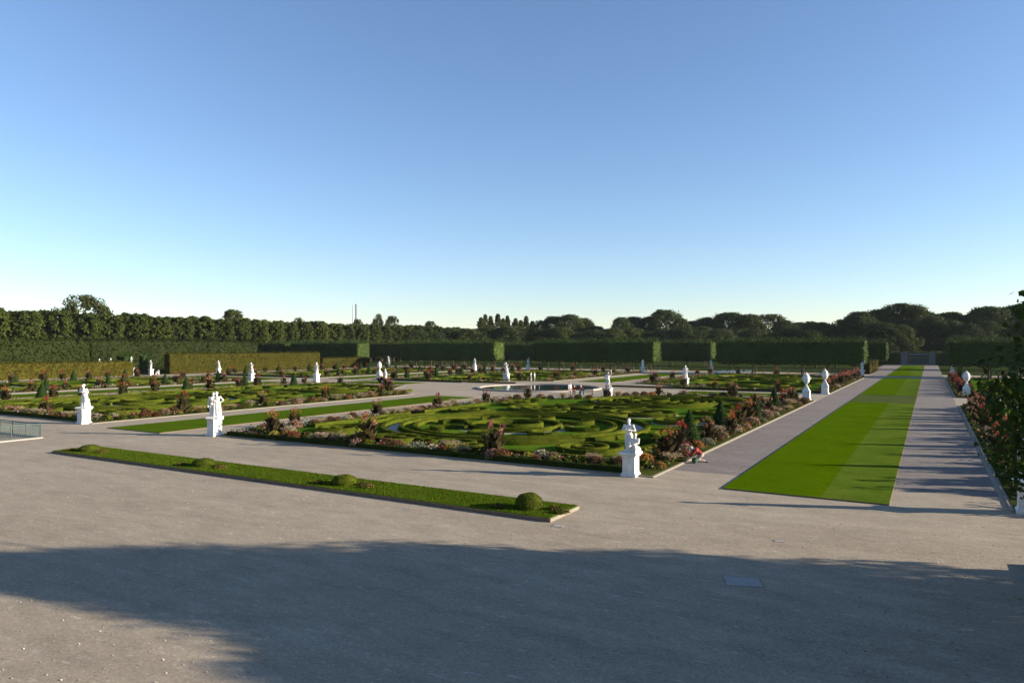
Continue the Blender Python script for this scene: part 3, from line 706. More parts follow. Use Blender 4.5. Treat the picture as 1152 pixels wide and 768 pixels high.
def pedestal(w, h):
    a = w/2*1.414; V, fs = lathe([(a*1.22, 0), (a*1.22, .12), (a*1.12, .15), (a*1.02, .22), (a, .24), (a, h-.16), (a*1.06, h-.13), (a*1.22, h-.09), (a*1.24, h-.02), (a*1.12, h)], 4, True)
    return mesh_np('pedestal', V, fs, M['stone'])
PED = {k: pedestal(w, h) for k, (w, h) in {'s': (.66, 1.15), 'm': (.72, 1.30), 'l': (.84, 1.25)}.items()}
PH = {'s': 1.15, 'm': 1.30, 'l': 1.25}
def panel_mesh(w, h):
    out = []
    t = w/2+.002
    return None
urn_me = mesh_np('urn', *lathe([(.20, 0), (.22, .05), (.12, .10), (.10, .20), (.16, .27), (.34, .42), (.46, .66), (.50, .92), (.46, 1.10), (.38, 1.20), (.42, 1.27), (.40, 1.32), (.30, 1.42), (.18, 1.50), (.10, 1.54), (.11, 1.60), (.05, 1.68)], 28), M['stone'], smooth=True)
hdl = []
for s in (-1, 1):
    pts = [(s*(.46+.16*math.sin(t*math.pi)), 0, .7+.5*t) for t in [i/8 for i in range(9)]]; hdl.append(tube(pts, [.035]*9, 8))
handle_me = [mesh_np('handle', *h_, M['stone'], smooth=True) for h_ in hdl]
urn_ped = mesh_np('urn_pedestal', *lathe([(.72, 0), (.72, .12), (.62, .17), (.58, .24), (.58, .95), (.64, 1.02), (.60, 1.12), (.42, 1.35), (.26, 1.58), (.24, 1.70), (.30, 1.74)], 4, True), M['stone'])
def statue(px, py, key, ped, label, sc=1., rz=0, off=(0, 0), pos=None, hid=0):
    x, y = pos if pos else at(px, py); x += off[0]; y += off[1]
    t = thing('urn_on_pedestal' if key == 'urn' else 'statue', (x, y, .004)); tag(t, label, 'garden urn' if key == 'urn' else 'statue', 'white statues and urns of the parterres'); t.scale = (sc,)*3
    if key == 'urn':
        mk('pedestal', urn_ped, t); u = mk('urn', urn_me, t, (0, 0, 1.72)); u.scale = (.84, .84, 1.0); [mk('handle', h_, u) for h_ in handle_me]
    else:
        mk('pedestal', PED[ped], t); mk('figure', ST[key], t, (0, 0, PH[ped]-.01), rz).scale = (1.2, 1.2, 1.0)
    return t
H = .5
statue(707, 537, 'group', 's', 'white statue of a standing man with crouching companion, at the nearest parterre corner', .98, 0, (-.1, .55))
statue(237, 491, 'couple', 'm', 'white statue of an embracing couple at the front left corner of the nearest parterre', 1.0, R(30), (-.2, .5))
statue(88, 477, 'lean', 'm', 'white statue of a draped leaning figure left of the central lawn', 1.02, R(25), (0, .5))
statue(682, 448, 'raise', 'l', 'white statue on a broad pedestal right of the round basin, near side', 1.02, R(20), (0, .5))
statue(568, 428.5, 'head', 'l', 'white statue with raised arm left of the basin on its far side', 1.08, R(-10), (0, .5))
statue(770, 435, 'draped', 'l', 'white statue at the far right of the basin plaza', 1.06, R(10), (0, .5))
statue(723, 419, 'draped', 'm', 'pale statue in front of the pleached block right of centre', 1.0, R(50))
statue(800, 419, 'lean', 'm', 'shaded pale statue by the lit end of the pleached block', 1.0, R(-30))
statue(427, 426.5, 'urn', None, 'white urn on waisted pedestal beside the statue left of the basin', 1.06)
statue(433, 437, 'couple', 's', 'white statue left of the basin, in front of the urn', 1.0, R(-40))
statue(356, 430, 'draped', 'm', 'white draped statue standing alone midway along the left cross path', 1.1, R(0))
statue(283, 428.5, 'head', 'm', 'white statue beside a topiary cone at the left allee', 1.05, R(0))
statue(246, 421, 'lean', 'm', 'small distant white statue before the tall yellowish hedge, left of centre', 1.0, R(10))
statue(170, 422, 'raise', 'm', 'distant white statue beside the pale bench at the hedge opening', 1.0, R(180))
statue(907, 450, 'urn', None, 'nearer of two white urns beside the right allee', 1.0)
statue(928, 443, 'urn', None, 'farther of two white urns beside the right allee', 1.02)
statue(970, 423.5, 'raise', 'm', 'pale statue at the far end of the flower bed on the right allee', 1.0, R(30))
statue(534, 416.5, 'draped', 'm', 'distant grey-white statue left of the lit block end', 1.0)
statue(594, 415.8, 'raise', 'm', 'distant bluish statue in the gap between pleached blocks', 1.0)
statue(437, 414, 'head', 'm', 'distant bluish statue before the low yellowish hedge', 1.1)
statue(1087, 446, 'urn', None, 'white urn right of the right allee, behind red flowers', 1.0)
statue(1071, 424, 'lean', 'm', 'small far statue on the right edge of the right allee', 1.0)
statue(0, 0, 'draped', 's', 'white pedestal statue at the right frame edge below the dark tree', 1.05, R(0), pos=(3.32, 34.3))
for i, (px, w) in enumerate(((112, 'leftmost'), (124.5, 'middle'), (147.5, 'rightmost'))):
    x, y, z = far(px, 402.5-i*.6, 166); statue(0, 0, ('lean', 'draped', 'raise')[i], 'm', f'{w} of three white statue heads showing above the low yellowish hedge', z/3.5, pos=(x, y))

# ------------------------------------------------------------------ hedges and pleached blocks
def rbox_leaves(lx, ly, z0, z1, dens, size, seed, rnd=.5, amp=.18, tilt=.5, scal=0., shoots=0.):
    lz = z1-z0; faces = [('x', 1, ly*lz), ('x', -1, ly*lz), ('y', 1, lx*lz), ('y', -1, lx*lz), ('z', 1, lx*ly), ('z', -1, lx*ly*.6)]
    out = []
    for ax, s, ar in faces:
        n = max(20, int(ar*dens)); u = RNG.uniform(-.5, .5, (n, 3)); k = 'xyz'.index(ax); u[:, k] = s*.5
        P = u*np.array([lx, ly, lz]); Nn = np.zeros((n, 3)); Nn[:, k] = s
        # round the edges
        h = np.array([lx, ly, lz])/2; inner = np.clip(P, -(h-rnd), h-rnd); d = P-inner; L = np.linalg.norm(d, axis=1, keepdims=True)+1e-9
        P = inner+d/L*np.minimum(L, rnd); Nn = d/L
        P = P+Nn*(lump(P, .9, amp, seed)+lump(P, 2.7, amp*.5, seed)+RNG.normal(0, size*.22, n))[:, None]
        if scal: P = P-Nn*(scal*(1-np.abs(np.sin((P[:, 0] if lx > ly else P[:, 1])*.62+seed))**.6))[:, None]
        if shoots and ax == 'z' and s == 1: P[:, 2] += RNG.uniform(0, 1, n)**2*shoots
        P[:, 2] += (z0+z1)/2
        out.append(leaves(P, Nn, size, tilt))
    c = rnd*.3+amp*.3+scal*.8
    out.append(boxm(-lx/2+c, lx/2-c, -ly/2+c, ly/2-c, z0+c if z0 > .3 else 0, z1-c))
    return join(out)
def hedge(name, x0, x1, y0, y1, h, mat, label, cat='hedge', z0=0., dens=9, size=.36, group=None, amp=.26):
    me = mesh_np(name, *rbox_leaves(x1-x0, y1-y0, z0, h, dens, size, x0+y0, amp=amp, scal=.55 if name == 'tall_hedge' else 0, shoots=.3), M[mat]); o = mk(name, me, None, ((x0+x1)/2, (y0+y1)/2, 0)); tag(o, label, cat, group); return o
trunk_me = mesh_np('trunk', *tube([(0, 0, 0), (.02, 0, 1.2), (0, .03, 3.4)], [.17, .13, .10], 8), M['bark'])
def pleached(x0, x1, y0, y1, top, label, z0=2.3):
    t = thing('pleached_trees', ((x0+x1)/2, (y0+y1)/2, 0)); tag(t, label, 'pleached trees', 'blocks of pleached trees across the garden')
    mk('crown', mesh_np('crown', *rbox_leaves(x1-x0, y1-y0, z0, top, 10, .36, x0, .8, .22, .4, .18, 1.0), M['pleach']), t)
    nx = max(1, round((x1-x0)/5.5))
    for r_ in (y0+1.6, y1-1.6):
        for i in range(nx): 
            xx = x0+(i+.5)*(x1-x0)/nx; mk('trunk', trunk_me, t, (xx-(x0+x1)/2+random.uniform(-.15, .15), r_-(y0+y1)/2, 0))
P1 = (178, 184.5)
pleached(-145.5, -110, *P1, 8.0, 'long pleached block in the front row, left of centre')
pleached(-97.5, -61.5, *P1, 8.05, 'pleached block in the front row directly behind the basin')
pleached(-45.5, -12.3, *P1, 8.0, 'widest-looking pleached block in the front row left of the right allee')
pleached(3.2, 34, *P1, 7.9, 'dark pleached block right of the right allee')
pleached(-195, -163, *P1, 8.0, 'pleached block behind the end of the tall yellowish hedge')
pleached(-209, -197.5, *P1, 8.0, 'short pleached block behind the tall yellowish hedge, furthest left')
P2 = (236, 242)
pleached(-215, -160, *P2, 8.0, 'far pleached block showing in the leftmost gap of the front row')
pleached(-145, -110, *P2, 7.6, 'rear pleached block seen in the gap left of the basin')
pleached(-97.5, -61.8, *P2, 8.2, 'rear pleached block seen in the central gap of the front row')
pleached(-45, -10.6, *P2, 8.0, 'rear pleached block just beyond the front one on the right allee')
pleached(4, 34, *P2, 8.0, 'rear pleached block right of the right allee')
hedge('tall_hedge', -170, -165, 38, 93, 8.4, 'tallhedge', 'tall green clipped hedge at the far left edge')
hedge('tall_hedge', -177, -172, 96, 146, 8.4, 'tallhedge', 'tall green clipped hedge behind the yellowish hedge, stepped back from its neighbour')
hedge('low_hedge', -157, -155.2, 46, 96.5, 3.3, 'ochre', 'lower yellowish clipped hedge at the far left', dens=16, size=.26, amp=.08)
hedge('garden_hedge', -157.4, -155, 105, 153.5, 4.9, 'ochre', 'taller yellowish clipped hedge left of centre', dens=16, size=.26, amp=.08)
hedge('low_hedge', -158, -156.2, 155.5, 176, 3.2, 'ochre', 'low yellowish hedge right of the taller yellowish one', dens=14, size=.28, amp=.08)
hedge('hedge_block', -163.5, -160.5, 97.2, 99.4, 4.4, 'cone', 'dark clipped hedge block at the opening behind the bench')
hedge('hedge_block', -163.5, -161.5, 102.5, 104.0, 4.4, 'cone', 'narrow dark hedge pier in the opening of the yellowish hedge')
for i in range(3):
    hedge('hedge_cube', -13.6-.3*i, -12.0, 188+i*11.5, 194+i*11.5, 2.9, 'ochre', f'{ORD[i]} bright yellow-green hedge cube along the far left side of the right allee', 'hedge', dens=22, size=.22, group='yellow-green hedge cubes by the right allee', amp=.06)
hedge('back_hedge', -60, 60, 296, 300, 4.6, 'oak', 'dark hedge wall closing the far end of the garden', dens=5, size=.5)

# ------------------------------------------------------------------ trees
def tree_mesh(kind, h, w, nclump, nleaf, lsize, cb=.16, seed=0):
    rs = np.random.default_rng(seed); parts = []
    th = h*.55; tr = h*.018+.05
    limbs = [tube([(0, 0, 0), (.15, .1, th*.35), (-.1, .1, th*.7), (0, 0, h*.8)], [tr*1.25, tr, tr*.7, tr*.15], 9)]
    for i in range(9):
        a = i*2.4+rs.uniform(-.3, .3); z = h*rs.uniform(min(.58, max(cb, .15)), .64); L = w*rs.uniform(.3, .45)
        limbs.append(tube([(0, 0, z), (math.cos(a)*L*.5, math.sin(a)*L*.5, z+L*.45), (math.cos(a)*L, math.sin(a)*L, z+L*.8)], [tr*.5, tr*.32, tr*.08], 6))
    zc0, zc1 = h*cb, h; pts = []; nor = []
    for i in range(nclump):
        t = rs.uniform(0, 1); a = rs.uniform(0, 6.283)
        if kind == 'ovate': rad = w*.5*(max(0, 1-((t-.3)/.7)**1.35) if t > .3 else .35+.65*t/.3)
        elif kind == 'round': rad = w*.5*(math.sqrt(max(0, 1-((t-.42)/.58)**2)) if t > .42 else .8+.2*t/.42)
        elif kind == 'box': rad = w*.5*(1 if t < .86 else .86)*(.9+.1*math.cos(4*a))
        elif kind == 'poplar': rad = w*.5*min(1, t*4+.1)*(1-t)**.6
        if kind in ('round', 'poplar'): rad *= 1+.20*math.sin(2*a+seed)+.14*math.sin(5*a+9*t+seed)
        f = rs.uniform(.35, 1)**.5; z = zc0+(zc1-zc0)*t
        if kind != 'box' and rs.uniform() < .25: f *= 1.08
        c = np.array([rad*f*math.cos(a), rad*f*math.sin(a), z]); cr = w*(.095 if kind in ('round', 'ovate') else .10)*rs.uniform(.6, 1.25)
        if kind == 'box': cr *= .9; c[2] = min(c[2], h-cr*.5)
        else: c[2] = min(c[2], h-cr*.6)
        cr *= (1.15 if kind != 'poplar' else .8); d = rs.normal(0, 1, (nleaf, 3)); d /= np.linalg.norm(d, axis=1, keepdims=True); d *= rs.uniform(.45, 1, (nleaf, 1))**.6
        pts.append(c+d*cr*np.array([1, 1, .9])); nor.append(d+np.array([0, 0, .35]))
    A = leaves(np.concatenate(pts), np.concatenate(nor), lsize, .5)
    return join(limbs), A
def tree_protos(kind, n, name, cat, mat, *a, **k):
    out = []
    for i in range(n):
        T, A = tree_mesh(kind, *a, seed=i+hash(kind) % 7 if False else i*13+len(kind), **k)
        out.append(dict(name=name, cat=cat, tree=True, parts=[('trunk', mesh_np('trunk', *T, M['bark'])), ('crown', mesh_np('crown', *A, M[mat]))]))
    return out
row_p = tree_protos('box', 4, 'linden_tree', 'tree', 'linden', 16.4, 9.3, 300, 56, .58, cb=.12)
rnd_p = tree_protos('round', 6, 'broadleaf_tree', 'tree', 'oak', 20., 14., 640, 36, .5, cb=.02)
olv_p = tree_protos('round', 2, 'ash_tree', 'tree', 'oak_olive', 20., 13., 190, 60, .52, cb=.12)
pop_p = tree_protos('poplar', 2, 'poplar_tree', 'tree', 'oak_olive', 24., 8.5, 330, 45, .45, cb=.03)
n1 = 0
y = 62
while y < 345:
    n1 += 1
    place(random.choice(row_p), (-215+random.uniform(-.4, .4), y, 0), random.choice((0, 1, 2, 3))*math.pi/2, (1, 1, random.uniform(.965, 1.02)), f'{ordw(n1)} linden from the left in the clipped row beyond the hedges', group='clipped row of lindens on the left')
    y += random.uniform(7.2, 8.6)
n2 = 0; y = 66
while y < 345:
    n2 += 1
    place(random.choice(row_p), (-225, y, 0), random.random()*6, (1, 1, random.uniform(.93, 1.0)), f'{ordw(n2)} linden from the left in the second row, glimpsed between the front crowns', group='second row of lindens on the left')
    y += 8.3
# single crowns that rise above the row
for px, yt, d, wpx, pr, lb in ((95, 333, 245, 52, olv_p[0], 'big olive-green tree rising above the linden row at the far left'),
                           (262, 349, 285, 36, olv_p[1], 'round olive tree rising above the linden row left of centre'),
                           (336, 358, 320, 16, olv_p[0], 'small crown peeping above the linden row left of the chimneys'),
                           (402, 359.5, 345, 14, olv_p[1], 'small dark crown at the foot of the chimneys'), (425, 354, 350, 16, olv_p[0], 'thin sparse crown right of the chimneys'),
                           (441, 356, 350, 18, olv_p[1], 'leafy crown right of the sparse one by the chimneys'), (485, 362, 380, 24, olv_p[0], 'rounded crown above the linden row near its far end')):
    x, yy, z = far(px, yt, d); w = wpx/F*d/13.; place(pr, (x, yy, 0), random.random()*6, (w, w, z/20.), lb)
for i, (px, yt) in enumerate(((541, 357), (546, 353.5), (552, 355.5), (560, 353), (566, 358), (571, 355), (580, 358), (586, 360), (592, 355.5), (599, 361))):
    x, yy, z = far(px, yt, 400+6*(i % 3)); place(pop_p[i % 2], (x, yy, 0), i, (1.0, 1.0, z/24.), f'{ORD[i]} slender poplar from the left on the skyline', group='poplars on the skyline')
sky = [(606, 362, 26), (623, 357.5, 34), (641, 355.5, 34), (657, 359.5, 30), (671, 368, 22), (684, 371, 20), (699, 358.5, 26), (713, 358, 30), (730, 358, 28), (749, 350.5, 40), (765, 360, 28), (779, 362.5, 26), (796, 358.5, 34),
       (820, 353.5, 46), (843, 355.5, 40), (867, 355, 40), (882, 362, 30), (899, 364, 30), (912, 363, 26), (925, 364, 30), (944, 361, 24), (958, 357, 26), (967, 352.5, 34), (990, 350, 44), (1014, 343.5, 50), (1029, 346, 44), (1042, 353, 36), (1055, 358, 34),
       (1069, 353, 40), (1087, 356, 40), (1100, 351, 40), (1112, 347, 44), (1126, 348, 42), (1145, 345, 44), (1168, 342, 50), (1195, 345, 50), (1225, 340, 50)]
for i, (px, yt, wpx) in enumerate(sky):
    d = 372 if px < 900 else 335; d += random.uniform(-12, 12); x, yy, z = far(px, yt, d); w = wpx*1.15/F*d/14.
    place(rnd_p[i % 6] if i % 5 else olv_p[i % 2], (x, yy, 0), random.random()*6, (w, w, z/19.6), f'{ordw(i+1)} dark broadleaf tree from the left along the woodland skyline', group='woodland trees on the skyline')
for i in range(38):   # a nearer, lower belt that closes the view under the skyline crowns
    px = 470+i*20; d = (345 if px < 900 else 312)+random.uniform(-6, 6); x, yy, z = far(px, 371+random.uniform(-3, 4) if px < 940 else 362+random.uniform(-5, 5), d); w = 32/F*d/14.
    place(rnd_p[(i*5) % 6], (x, yy, 0), random.random()*6, (w*1.2, w*1.2, z/19.6), f'{ordw(i+1)} lower tree from the left in the belt beneath the woodland skyline', group='lower belt of woodland trees')
# trees beside the camera whose shade falls over the court
T, A = tree_mesh('ovate', 8.8, 9.0, 380, 150, .16, cb=.24, seed=5)
near_p = dict(name='maple_tree', cat='tree', tree=True, parts=[('trunk', mesh_np('trunk', *T, M['bark'])), ('crown', mesh_np('crown', *A, M['nearleaf']))])
T, A = tree_mesh('round', 8.4, 8.4, 260, 90, .26, cb=.06, seed=9)
side_p = dict(name='maple_tree', cat='tree', tree=True, parts=[('trunk', mesh_np('trunk', *T, M['bark'])), ('crown', mesh_np('crown', *A, M['nearleaf']))])
T, A = tree_mesh('round', 7.55, 4.3, 460, 210, .07, cb=.60, seed=21)
edge_p = dict(name='maple_tree', cat='tree', tree=True, parts=[('trunk', mesh_np('trunk', *T, M['bark'])), ('crown', mesh_np('crown', *A, M['nearleaf']))])
NEAR = [(5.75, 22.4, .96, near_p, 'leafy tree just outside the right edge behind the white pedestal'), (16.5, 26.0, 1.15, near_p, 'tree outside the right edge whose crown shades the court'),
        (12.5, 20.6, .78, side_p, 'small bushy tree outside the right edge between the larger ones'), (23.2, 22.3, 1.05, side_p, 'broad tree outside the right edge beside the terrace'),
        (23.5, 13.5, 1.1, side_p, 'furthest tree outside the right edge near the terrace'), (3.36, 9.46, 1.0, edge_p, 'leafy tree close to the terrace whose foliage fills the right picture edge')]
for x, y, s_, pr, lb in NEAR: place(pr, (x, y, 0), x, (s_, s_, s_), lb)
# slim stake beside the right-hand strip
t = thing('marker_post', (2.25, 23.45, 0)); tag(t, 'slim wooden marker post by the corner of the right-hand strip', 'post')
mk('shaft', mesh_np('shaft', *tube([(0, 0, 0), (0, 0, 1.62)], [.05, .045], 8), M['bark']), t); mk('cap', mesh_np('cap', *lathe([(.07, 1.6), (.07, 1.66), (.02, 1.7)], 10), M['bark']), t)
place(green_mound, (2.95, 25.3, .148), 0, (.9, .9, 1.1), 'small green box shrub on the corner of the right-hand strip')

# ------------------------------------------------------------------ basin
t = thing('fountain_basin', (FX, FY, .004)); tag(t, 'round stone-rimmed fountain basin in the middle of the garden', 'fountain')
n = 96; V = []; 
for (r, z) in ((9.3, .0), (9.3, .22), (9.75, .22), (9.75, .0)): V += [(r*math.cos(2*math.pi*i/n), r*math.sin(2*math.pi*i/n), z) for i in range(n)]
q = [(j*n+i, j*n+(i+1) % n, (j+1)*n+(i+1) % n, (j+1)*n+i) for j in range(3) for i in range(n)]
mk('rim', mesh_np('rim', V, np.array(q), M['basin']), t)
V = [(9.3*math.cos(2*math.pi*i/n), 9.3*math.sin(2*math.pi*i/n), .10) for i in range(n)]+[(0, 0, .10)]
o = mk('water', mesh_np('water', V, np.array([(i, (i+1) % n, n) for i in range(n)]), M['water']), t)
mk('nozzle', mesh_np('nozzle', *tube([(0, 0, .08), (0, 0, .42)], [.12, .06], 10), M['grey']), t)

# ------------------------------------------------------------------ green railing at the left
def railing(x0, y0, x1, y1):
    L = math.hypot(x1-x0, y1-y0); n = int(L/.135); bars = []; ux, uy = (x1-x0)/L, (y1-y0)/L
    for i in range(n+1):
        s = i*L/n
        bars.append(tube([(x0+ux*s, y0+uy*s, .10), (x0+ux*s, y0+uy*s, .98)], [.014]*2, 5))
    rails = [tube([(x0, y0, z), (x1, y1, z)], [r, r], 8) for z, r in ((.10, .022), (.86, .018), (1.02, .034))]
    posts = [[(x0+ux*s, y0+uy*s)] for s in [k*L/max(1, round(L/2)) for k in range(max(1, round(L/2))+1)]]
    return bars, rails, posts
t = thing('railing', (0, 0, 0)); tag(t, 'grey-green iron railing round the sunken corner at the left edge', 'railing')
for (a, b_, c, d) in ((-54.6, 27.0, -54.6, 17.5), (-54.7, 27.0, -66, 27.0)):
    bars, rails, posts = railing(a, b_, c, d)
    mk('balusters', mesh_np('balusters', *join(bars), M['greenpaint']), t)
    for r_ in rails: mk('rail', mesh_np('rail', *join([r_]), M['greenpaint']), t)
    for k, p in enumerate(posts):
        if k == 0 and c != a: continue
        mk('post', mesh_np('post', *join([tube([(p[0][0], p[0][1], 0), (p[0][0], p[0][1], 1.06)], [.04, .04], 8), lathe([(.0, 0)], 4)] if False else [tube([(p[0][0], p[0][1], 0), (p[0][0], p[0][1], 1.08)], [.04, .04], 8)]), M['greenpaint']), t)
for q in ((-54.72, -54.48, 17.4, 27.12), (-66, -54.72, 26.88, 27.12)):
    V, f = boxm(*q, 0, .09); struct('kerb', mesh_np('kerb', V, f, M['basin']))

# ------------------------------------------------------------------ benches, gate, chimneys
def bench_parts(w=1.8):
    seat = join([boxm(-w/2, w/2, -.22+.09*i, -.22+.09*i+.07, .43, .46) for i in range(5)]); back = join([boxm(-w/2, w/2, .24, .27, .55+.11*i, .63+.11*i) for i in range(3)])
    leg = join([boxm(-.03, .03, -.2, -.14, 0, .43), boxm(-.03, .03, .22, .28, 0, .9), boxm(-.03, .03, -.2, .22, .38, .43)]); arm = boxm(-.03, .03, -.24, .24, .64, .68)
    return seat, back, leg, arm
def bench(x, y, rz, mat, label, w=1.8, group=None, sc=1):
    s, b_, l, a = bench_parts(w); t = thing('garden_bench', (x, y, .004), rz); t.scale = (sc,)*3; tag(t, label, 'bench', group)
    mk('seat', mesh_np('seat', *s, M[mat]), t); mk('backrest', mesh_np('backrest', *b_, M[mat]), t)
    for k in (-1, 1): mk('leg', mesh_np('leg', *l, M[mat]), t, (k*(w/2-.1), 0, 0)); mk('armrest', mesh_np('armrest', *join([a]), M[mat]), t, (k*(w/2-.1), 0, 0))
x, y = at(177, 421.5); bench(x, y, R(-30), 'white', 'pale garden bench beside the statue at the hedge opening', 2.6, sc=1.25)
for i, px in enumerate((806, 815, 824, 833, 842)):
    x, y = at(px, 421.2-.35*i); bench(x, y, R(35+(20 if i % 2 else -25)), 'white', f'{ORD[i]} white bench from the left under the pleached block', 1.8, 'white benches under the pleached block')
x, y = at(659.5, 444.6); bench(x, y, R(15), 'greenpaint', 'empty green bench by the basin, right of the two people in red', 1.8)
t = thing('garden_gate', (-3.6, 290.5, 0)); tag(t, 'shaded grey gateway wall at the far end of the right allee', 'gateway')
for k in (-1, 1):
    mk('pier', mesh_np('pier', *join([boxm(-.9, .9, -.5, .5, 0, 4.3), boxm(-1.1, 1.1, -.65, .65, 4.3, 4.6)]), M['grey']), t, (k*4.4, 0, 0))
mk('lintel', mesh_np('lintel', *join([boxm(-3.3, 3.3, -.3, .3, 3.5, 4.2)]), M['grey']), t)
for k in (-1, 1): mk('gate_leaf', mesh_np('gate_leaf', *join([boxm(-1.7+.28*i, -1.64+.28*i, -.03, .03, .15, 3.0) for i in range(13)]+[boxm(-1.7, 1.72, -.04, .04, .3, .4), boxm(-1.7, 1.72, -.04, .04, 2.8, 2.9)]), M['greydark']), t, (k*1.75, 0, 0))
for px, yt, r0, m, lb in ((397.2, 343.5, 1.7, 'palemetal', 'slim white industrial chimney on the skyline'), (400.6, 342, 2.0, 'greydark', 'slim dark grey industrial chimney right of the white one')):
    d = 1500; x, yy, z = far(px, yt, d); t = thing('chimney', (x, yy, 0)); tag(t, lb, 'chimney')
    mk('shaft', mesh_np('shaft', *tube([(0, 0, 0), (0, 0, z-4)], [r0*1.2, r0*.85], 20), M[m]), t); mk('rim', mesh_np('rim', *tube([(0, 0, z-4), (0, 0, z)], [r0*.95, r0*.95], 20), M[m]), t)
# thin low fence and pale path before the pleached trees
sheet('path', -157, 60, 172.4, 176.6, .010, M['palepath'])
def lowfence(x0, x1, y, label):
    t = thing('low_fence', (x0, y, .004)); tag(t, label, 'fence')
    L = x1-x0
    for k, z in enumerate((.55, .95)): mk('rail', mesh_np('rail', *boxm(0, L, -.03, .03, z, z+.08), M['edging']), t)
    me = mesh_np('post', *boxm(-.05, .05, -.09, -.035, 0, 1.1), M['edging'])
    for i in range(int(L/3)+1): mk('post', me, t, (i*3, 0, 0))
for (a, b_, lb) in ((-143, -112, 'low pale rail fence below the pleached block left of centre'), (-95, -63, 'low pale rail fence behind the basin parterres'), (-43, -14, 'low pale rail fence below the pleached block by the right allee'), (5, 33, 'low pale rail fence right of the right allee')):
    lowfence(a, b_, 193.5, lb)

# ------------------------------------------------------------------ people
SK = plain('skin', (.55, .36, .27), .6, 0, .05, 20)
def cloth(n, c): return plain(n, c, .85, 0, .15, 12, .2, .2)
CL = dict(red=cloth('red_cloth', (.22, .03, .028)), pale=cloth('pale_cloth', (.32, .25, .22)), white=cloth('white_cloth', (.55, .55, .53)), dark=cloth('dark_cloth', (.04, .045, .06)), blue=cloth('blue_cloth', (.12, .22, .35)), hair=cloth('brown_hair', (.07, .045, .03)), grey=cloth('grey_hair', (.4, .38, .35)), shoe=cloth('shoe', (.03, .03, .03)))
def person(loc, rz, J, shirt, trous, hair, label, face=(0, -1), group=None, pose=''):
    t = thing('person', loc, rz); tag(t, label, 'person', group)
    bm = bmesh.new(); figure(bm, J, 1., face); mk('body', bake(bm, 'body', SK, .014, 1), t)
    g = lambda k: Vector(J[k]); rot = Matrix.Rotation(math.atan2(face[1], face[0])+math.pi/2, 4, 'Z')
    bm = bmesh.new(); p, c = g('pelvis'), g('chest')
    ellip(bm, p.lerp(c, .2), (.175, .14, .13), rot); ellip(bm, p.lerp(c, .5), (.155, .125, .16), rot); ellip(bm, c, (.195, .145, .185), rot); ellip(bm, c+Vector((0, 0, .09)), (.205, .115, .09), rot)
    for s in 'LR': ellip(bm, g('sh'+s), (.085, .085, .085)); capsule(bm, g('sh'+s), g('el'+s), .07, .058); capsule(bm, g('el'+s), g('el'+s).lerp(g('ha'+s), .6), .056, .045)
    mk('shirt', bake(bm, 'shirt', CL[shirt], .02, 2), t)
    bm = bmesh.new(); ellip(bm, p, (.18, .142, .13), rot)
    for s in 'LR': capsule(bm, g('hip'+s), g('kn'+s), .108, .078); capsule(bm, g('kn'+s), g('kn'+s).lerp(g('ft'+s), .95), .077, .055)
    mk('trousers', bake(bm, 'trousers', CL[trous], .02, 2), t)
    bm = bmesh.new(); h = g('head'); f = Vector((face[0], face[1], 0)).normalized(); ellip(bm, h-f*.02+Vector((0, 0, .035)), (.09, .10, .10), rot); ellip(bm, h-f*.05-Vector((0, 0, .03)), (.075, .06, .08), rot)
    mk('hair', bake(bm, 'hair', CL[hair], .018, 2), t)
    for s in 'LR':
        bm = bmesh.new(); fd = Vector(J.get('toe'+s, (f.x, f.y, 0))).normalized(); q = g('ft'+s); capsule(bm, q-fd*.05-Vector((0, 0, .03)), q+fd*.17-Vector((0, 0, .045)), .052, .042)
        mk('shoe', bake(bm, 'shoe', CL['shoe'], .02, 1), t)
    return t
SEAT = dict(pelvis=(0, .05, .56), chest=(0, .03, .88), neck=(0, .0, 1.1), head=(0, -.02, 1.24), hipL=(-.09, .0, .53), hipR=(.09, 0, .53), knL=(-.12, -.42, .54), knR=(.13, -.42, .54), ftL=(-.12, -.42, .09), ftR=(.14, -.45, .09),
            shL=(-.19, .02, 1.0), shR=(.19, .02, 1.0), elL=(-.25, -.08, .74), elR=(.25, -.08, .74), haL=(-.12, -.30, .66), haR=(.12, -.30, .66))
KNEEL = dict(pelvis=(0, .10, .42), chest=(0, -.18, .66), neck=(0, -.36, .74), head=(0, -.50, .76), hipL=(-.10, .08, .40), hipR=(.10, .08, .40), knL=(-.14, -.22, .12), knR=(.15, -.20, .12), ftL=(-.12, .28, .09), ftR=(.13, .30, .09), toeL=(0, .3, -.1), toeR=(0, .3, -.1),
             shL=(-.19, -.24, .70), shR=(.19, -.24, .70), elL=(-.25, -.42, .45), elR=(.24, -.45, .45), haL=(-.15, -.62, .24), haR=(.12, -.66, .22))
x, y = at(787, 519.5)
person((x, y, .004), R(-65), KNEEL, 'red', 'pale', 'grey', 'gardener in red top and pale trousers kneeling at the edge of the flower bed')
t = thing('bucket', (x-.15, y-.5, .004)); tag(t, 'dark green bucket beside the kneeling gardener', 'bucket')
GR = plain('green_plastic', (.02, .07, .045), .5); mk('tub', mesh_np('tub', *lathe([(.13, 0), (.17, .3), (.18, .31), (.16, .31), (.12, .03)], 20), GR), t)
mk('handle', mesh_np('handle', *tube([(.17*math.cos(a), 0, .3+.16*math.sin(a)) for a in [math.pi*i/10 for i in range(11)]], [.008]*11, 6), M['grey']), t)
x, y = at(649, 443.8); bench(x, y, R(15), 'greenpaint', 'green bench at the basin with two people in red', 2.0)
person((x-.42, y+.10, -.04), R(15), SEAT, 'red', 'dark', 'hair', 'left of two people in red seated on the bench by the basin', group=None)
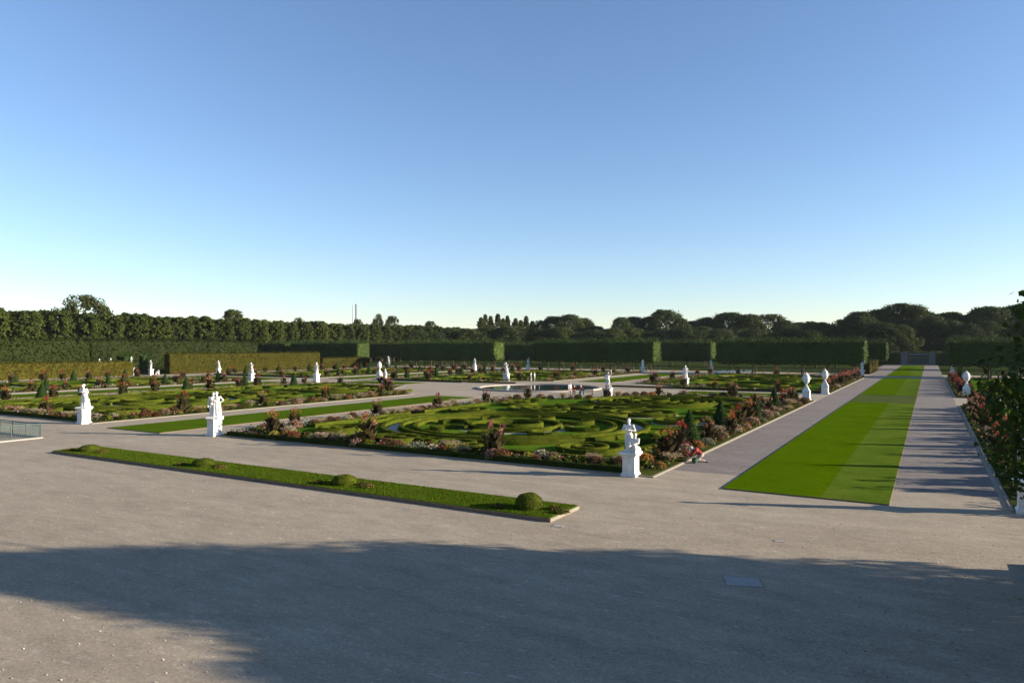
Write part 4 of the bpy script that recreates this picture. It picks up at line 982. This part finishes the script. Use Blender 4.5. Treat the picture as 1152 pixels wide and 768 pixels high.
person((x+.45, y+.30, -.04), R(15), SEAT, 'red', 'blue', 'grey', 'right of two people in red seated on the bench by the basin')
x, y = at(643, 445); person((x-.4, y+.3, .004), R(60), STAND(.98), 'white', 'pale', 'hair', 'person in pale clothes standing left of the bench by the basin')
x, y = at(597.5, 428.8); person((x, y, .004), R(100), STAND(1.0), 'white', 'white', 'hair', 'left of two distant people in white walking beyond the basin')
x, y = at(601.3, 428.8); person((x, y, .004), R(110), STAND(.97), 'white', 'pale', 'grey', 'right of two distant people in white walking beyond the basin')

V, f = boxm(-2600, 2600, -1600, 3100, -1, 102)
hm = bpy.data.materials.new('haze'); hm.use_nodes = True; hnt = hm.node_tree; hnt.nodes.remove(hnt.nodes['Principled BSDF'])
pv = hnt.nodes.new('ShaderNodeVolumePrincipled'); pv.inputs['Color'].default_value = (.85, .90, 1, 1); pv.inputs['Density'].default_value = .000035
hnt.links.new(pv.outputs[0], hnt.nodes['Material Output'].inputs['Volume'])
tag(mk('haze', mesh_np('haze', V, f, hm)), 'thin pale haze filling the air over the garden', 'haze', kind='stuff')

# ------------------------------------------------------------------ light, sky, camera
ELEV = R(14.0); AZ = math.atan2(.930, .367)   # clockwise from +Y
s = Vector((math.cos(ELEV)*math.sin(AZ), math.cos(ELEV)*math.cos(AZ), math.sin(ELEV)))
ld = bpy.data.lights.new('sun', 'SUN'); ld.energy = 5.0; ld.angle = R(.5); ld.color = (1.0, .88, .72)
lo = bpy.data.objects.new('sun', ld); C.objects.link(lo); lo.rotation_euler = s.to_track_quat('Z', 'Y').to_euler(); lo.location = (60, 40, 60)
w = bpy.data.worlds.new('World'); scene.world = w; w.use_nodes = True; nt = w.node_tree
sk = nt.nodes.new('ShaderNodeTexSky'); sk.sky_type = 'NISHITA'; sk.sun_disc = False; sk.sun_elevation = ELEV; sk.sun_rotation = AZ
sk.altitude = 50; sk.air_density = 1.0; sk.dust_density = .1; sk.ozone_density = 3.0
bg = nt.nodes['Background']; nt.links.new(mix(nt, 1.0, sk.outputs[0], (1.03, .995, 1.065), 'MULTIPLY'), bg.inputs['Color']); bg.inputs['Strength'].default_value = .074
cd = bpy.data.cameras.new('camera'); cam = bpy.data.objects.new('camera', cd); C.objects.link(cam); scene.camera = cam
cam.location = (0, 0, CAM_H); cam.rotation_euler = (R(90+.43), 0, YAW); cd.sensor_width = 36; cd.lens = F/1152*36; cd.clip_end = 6000; cd.clip_start = .1
vs = scene.view_settings; vs.view_transform = 'Standard'; vs.look = 'None'; vs.gamma = 1; vs.use_curve_mapping = False; vs.exposure = 1.5
scene.render.resolution_x = 1024; scene.render.resolution_y = 682
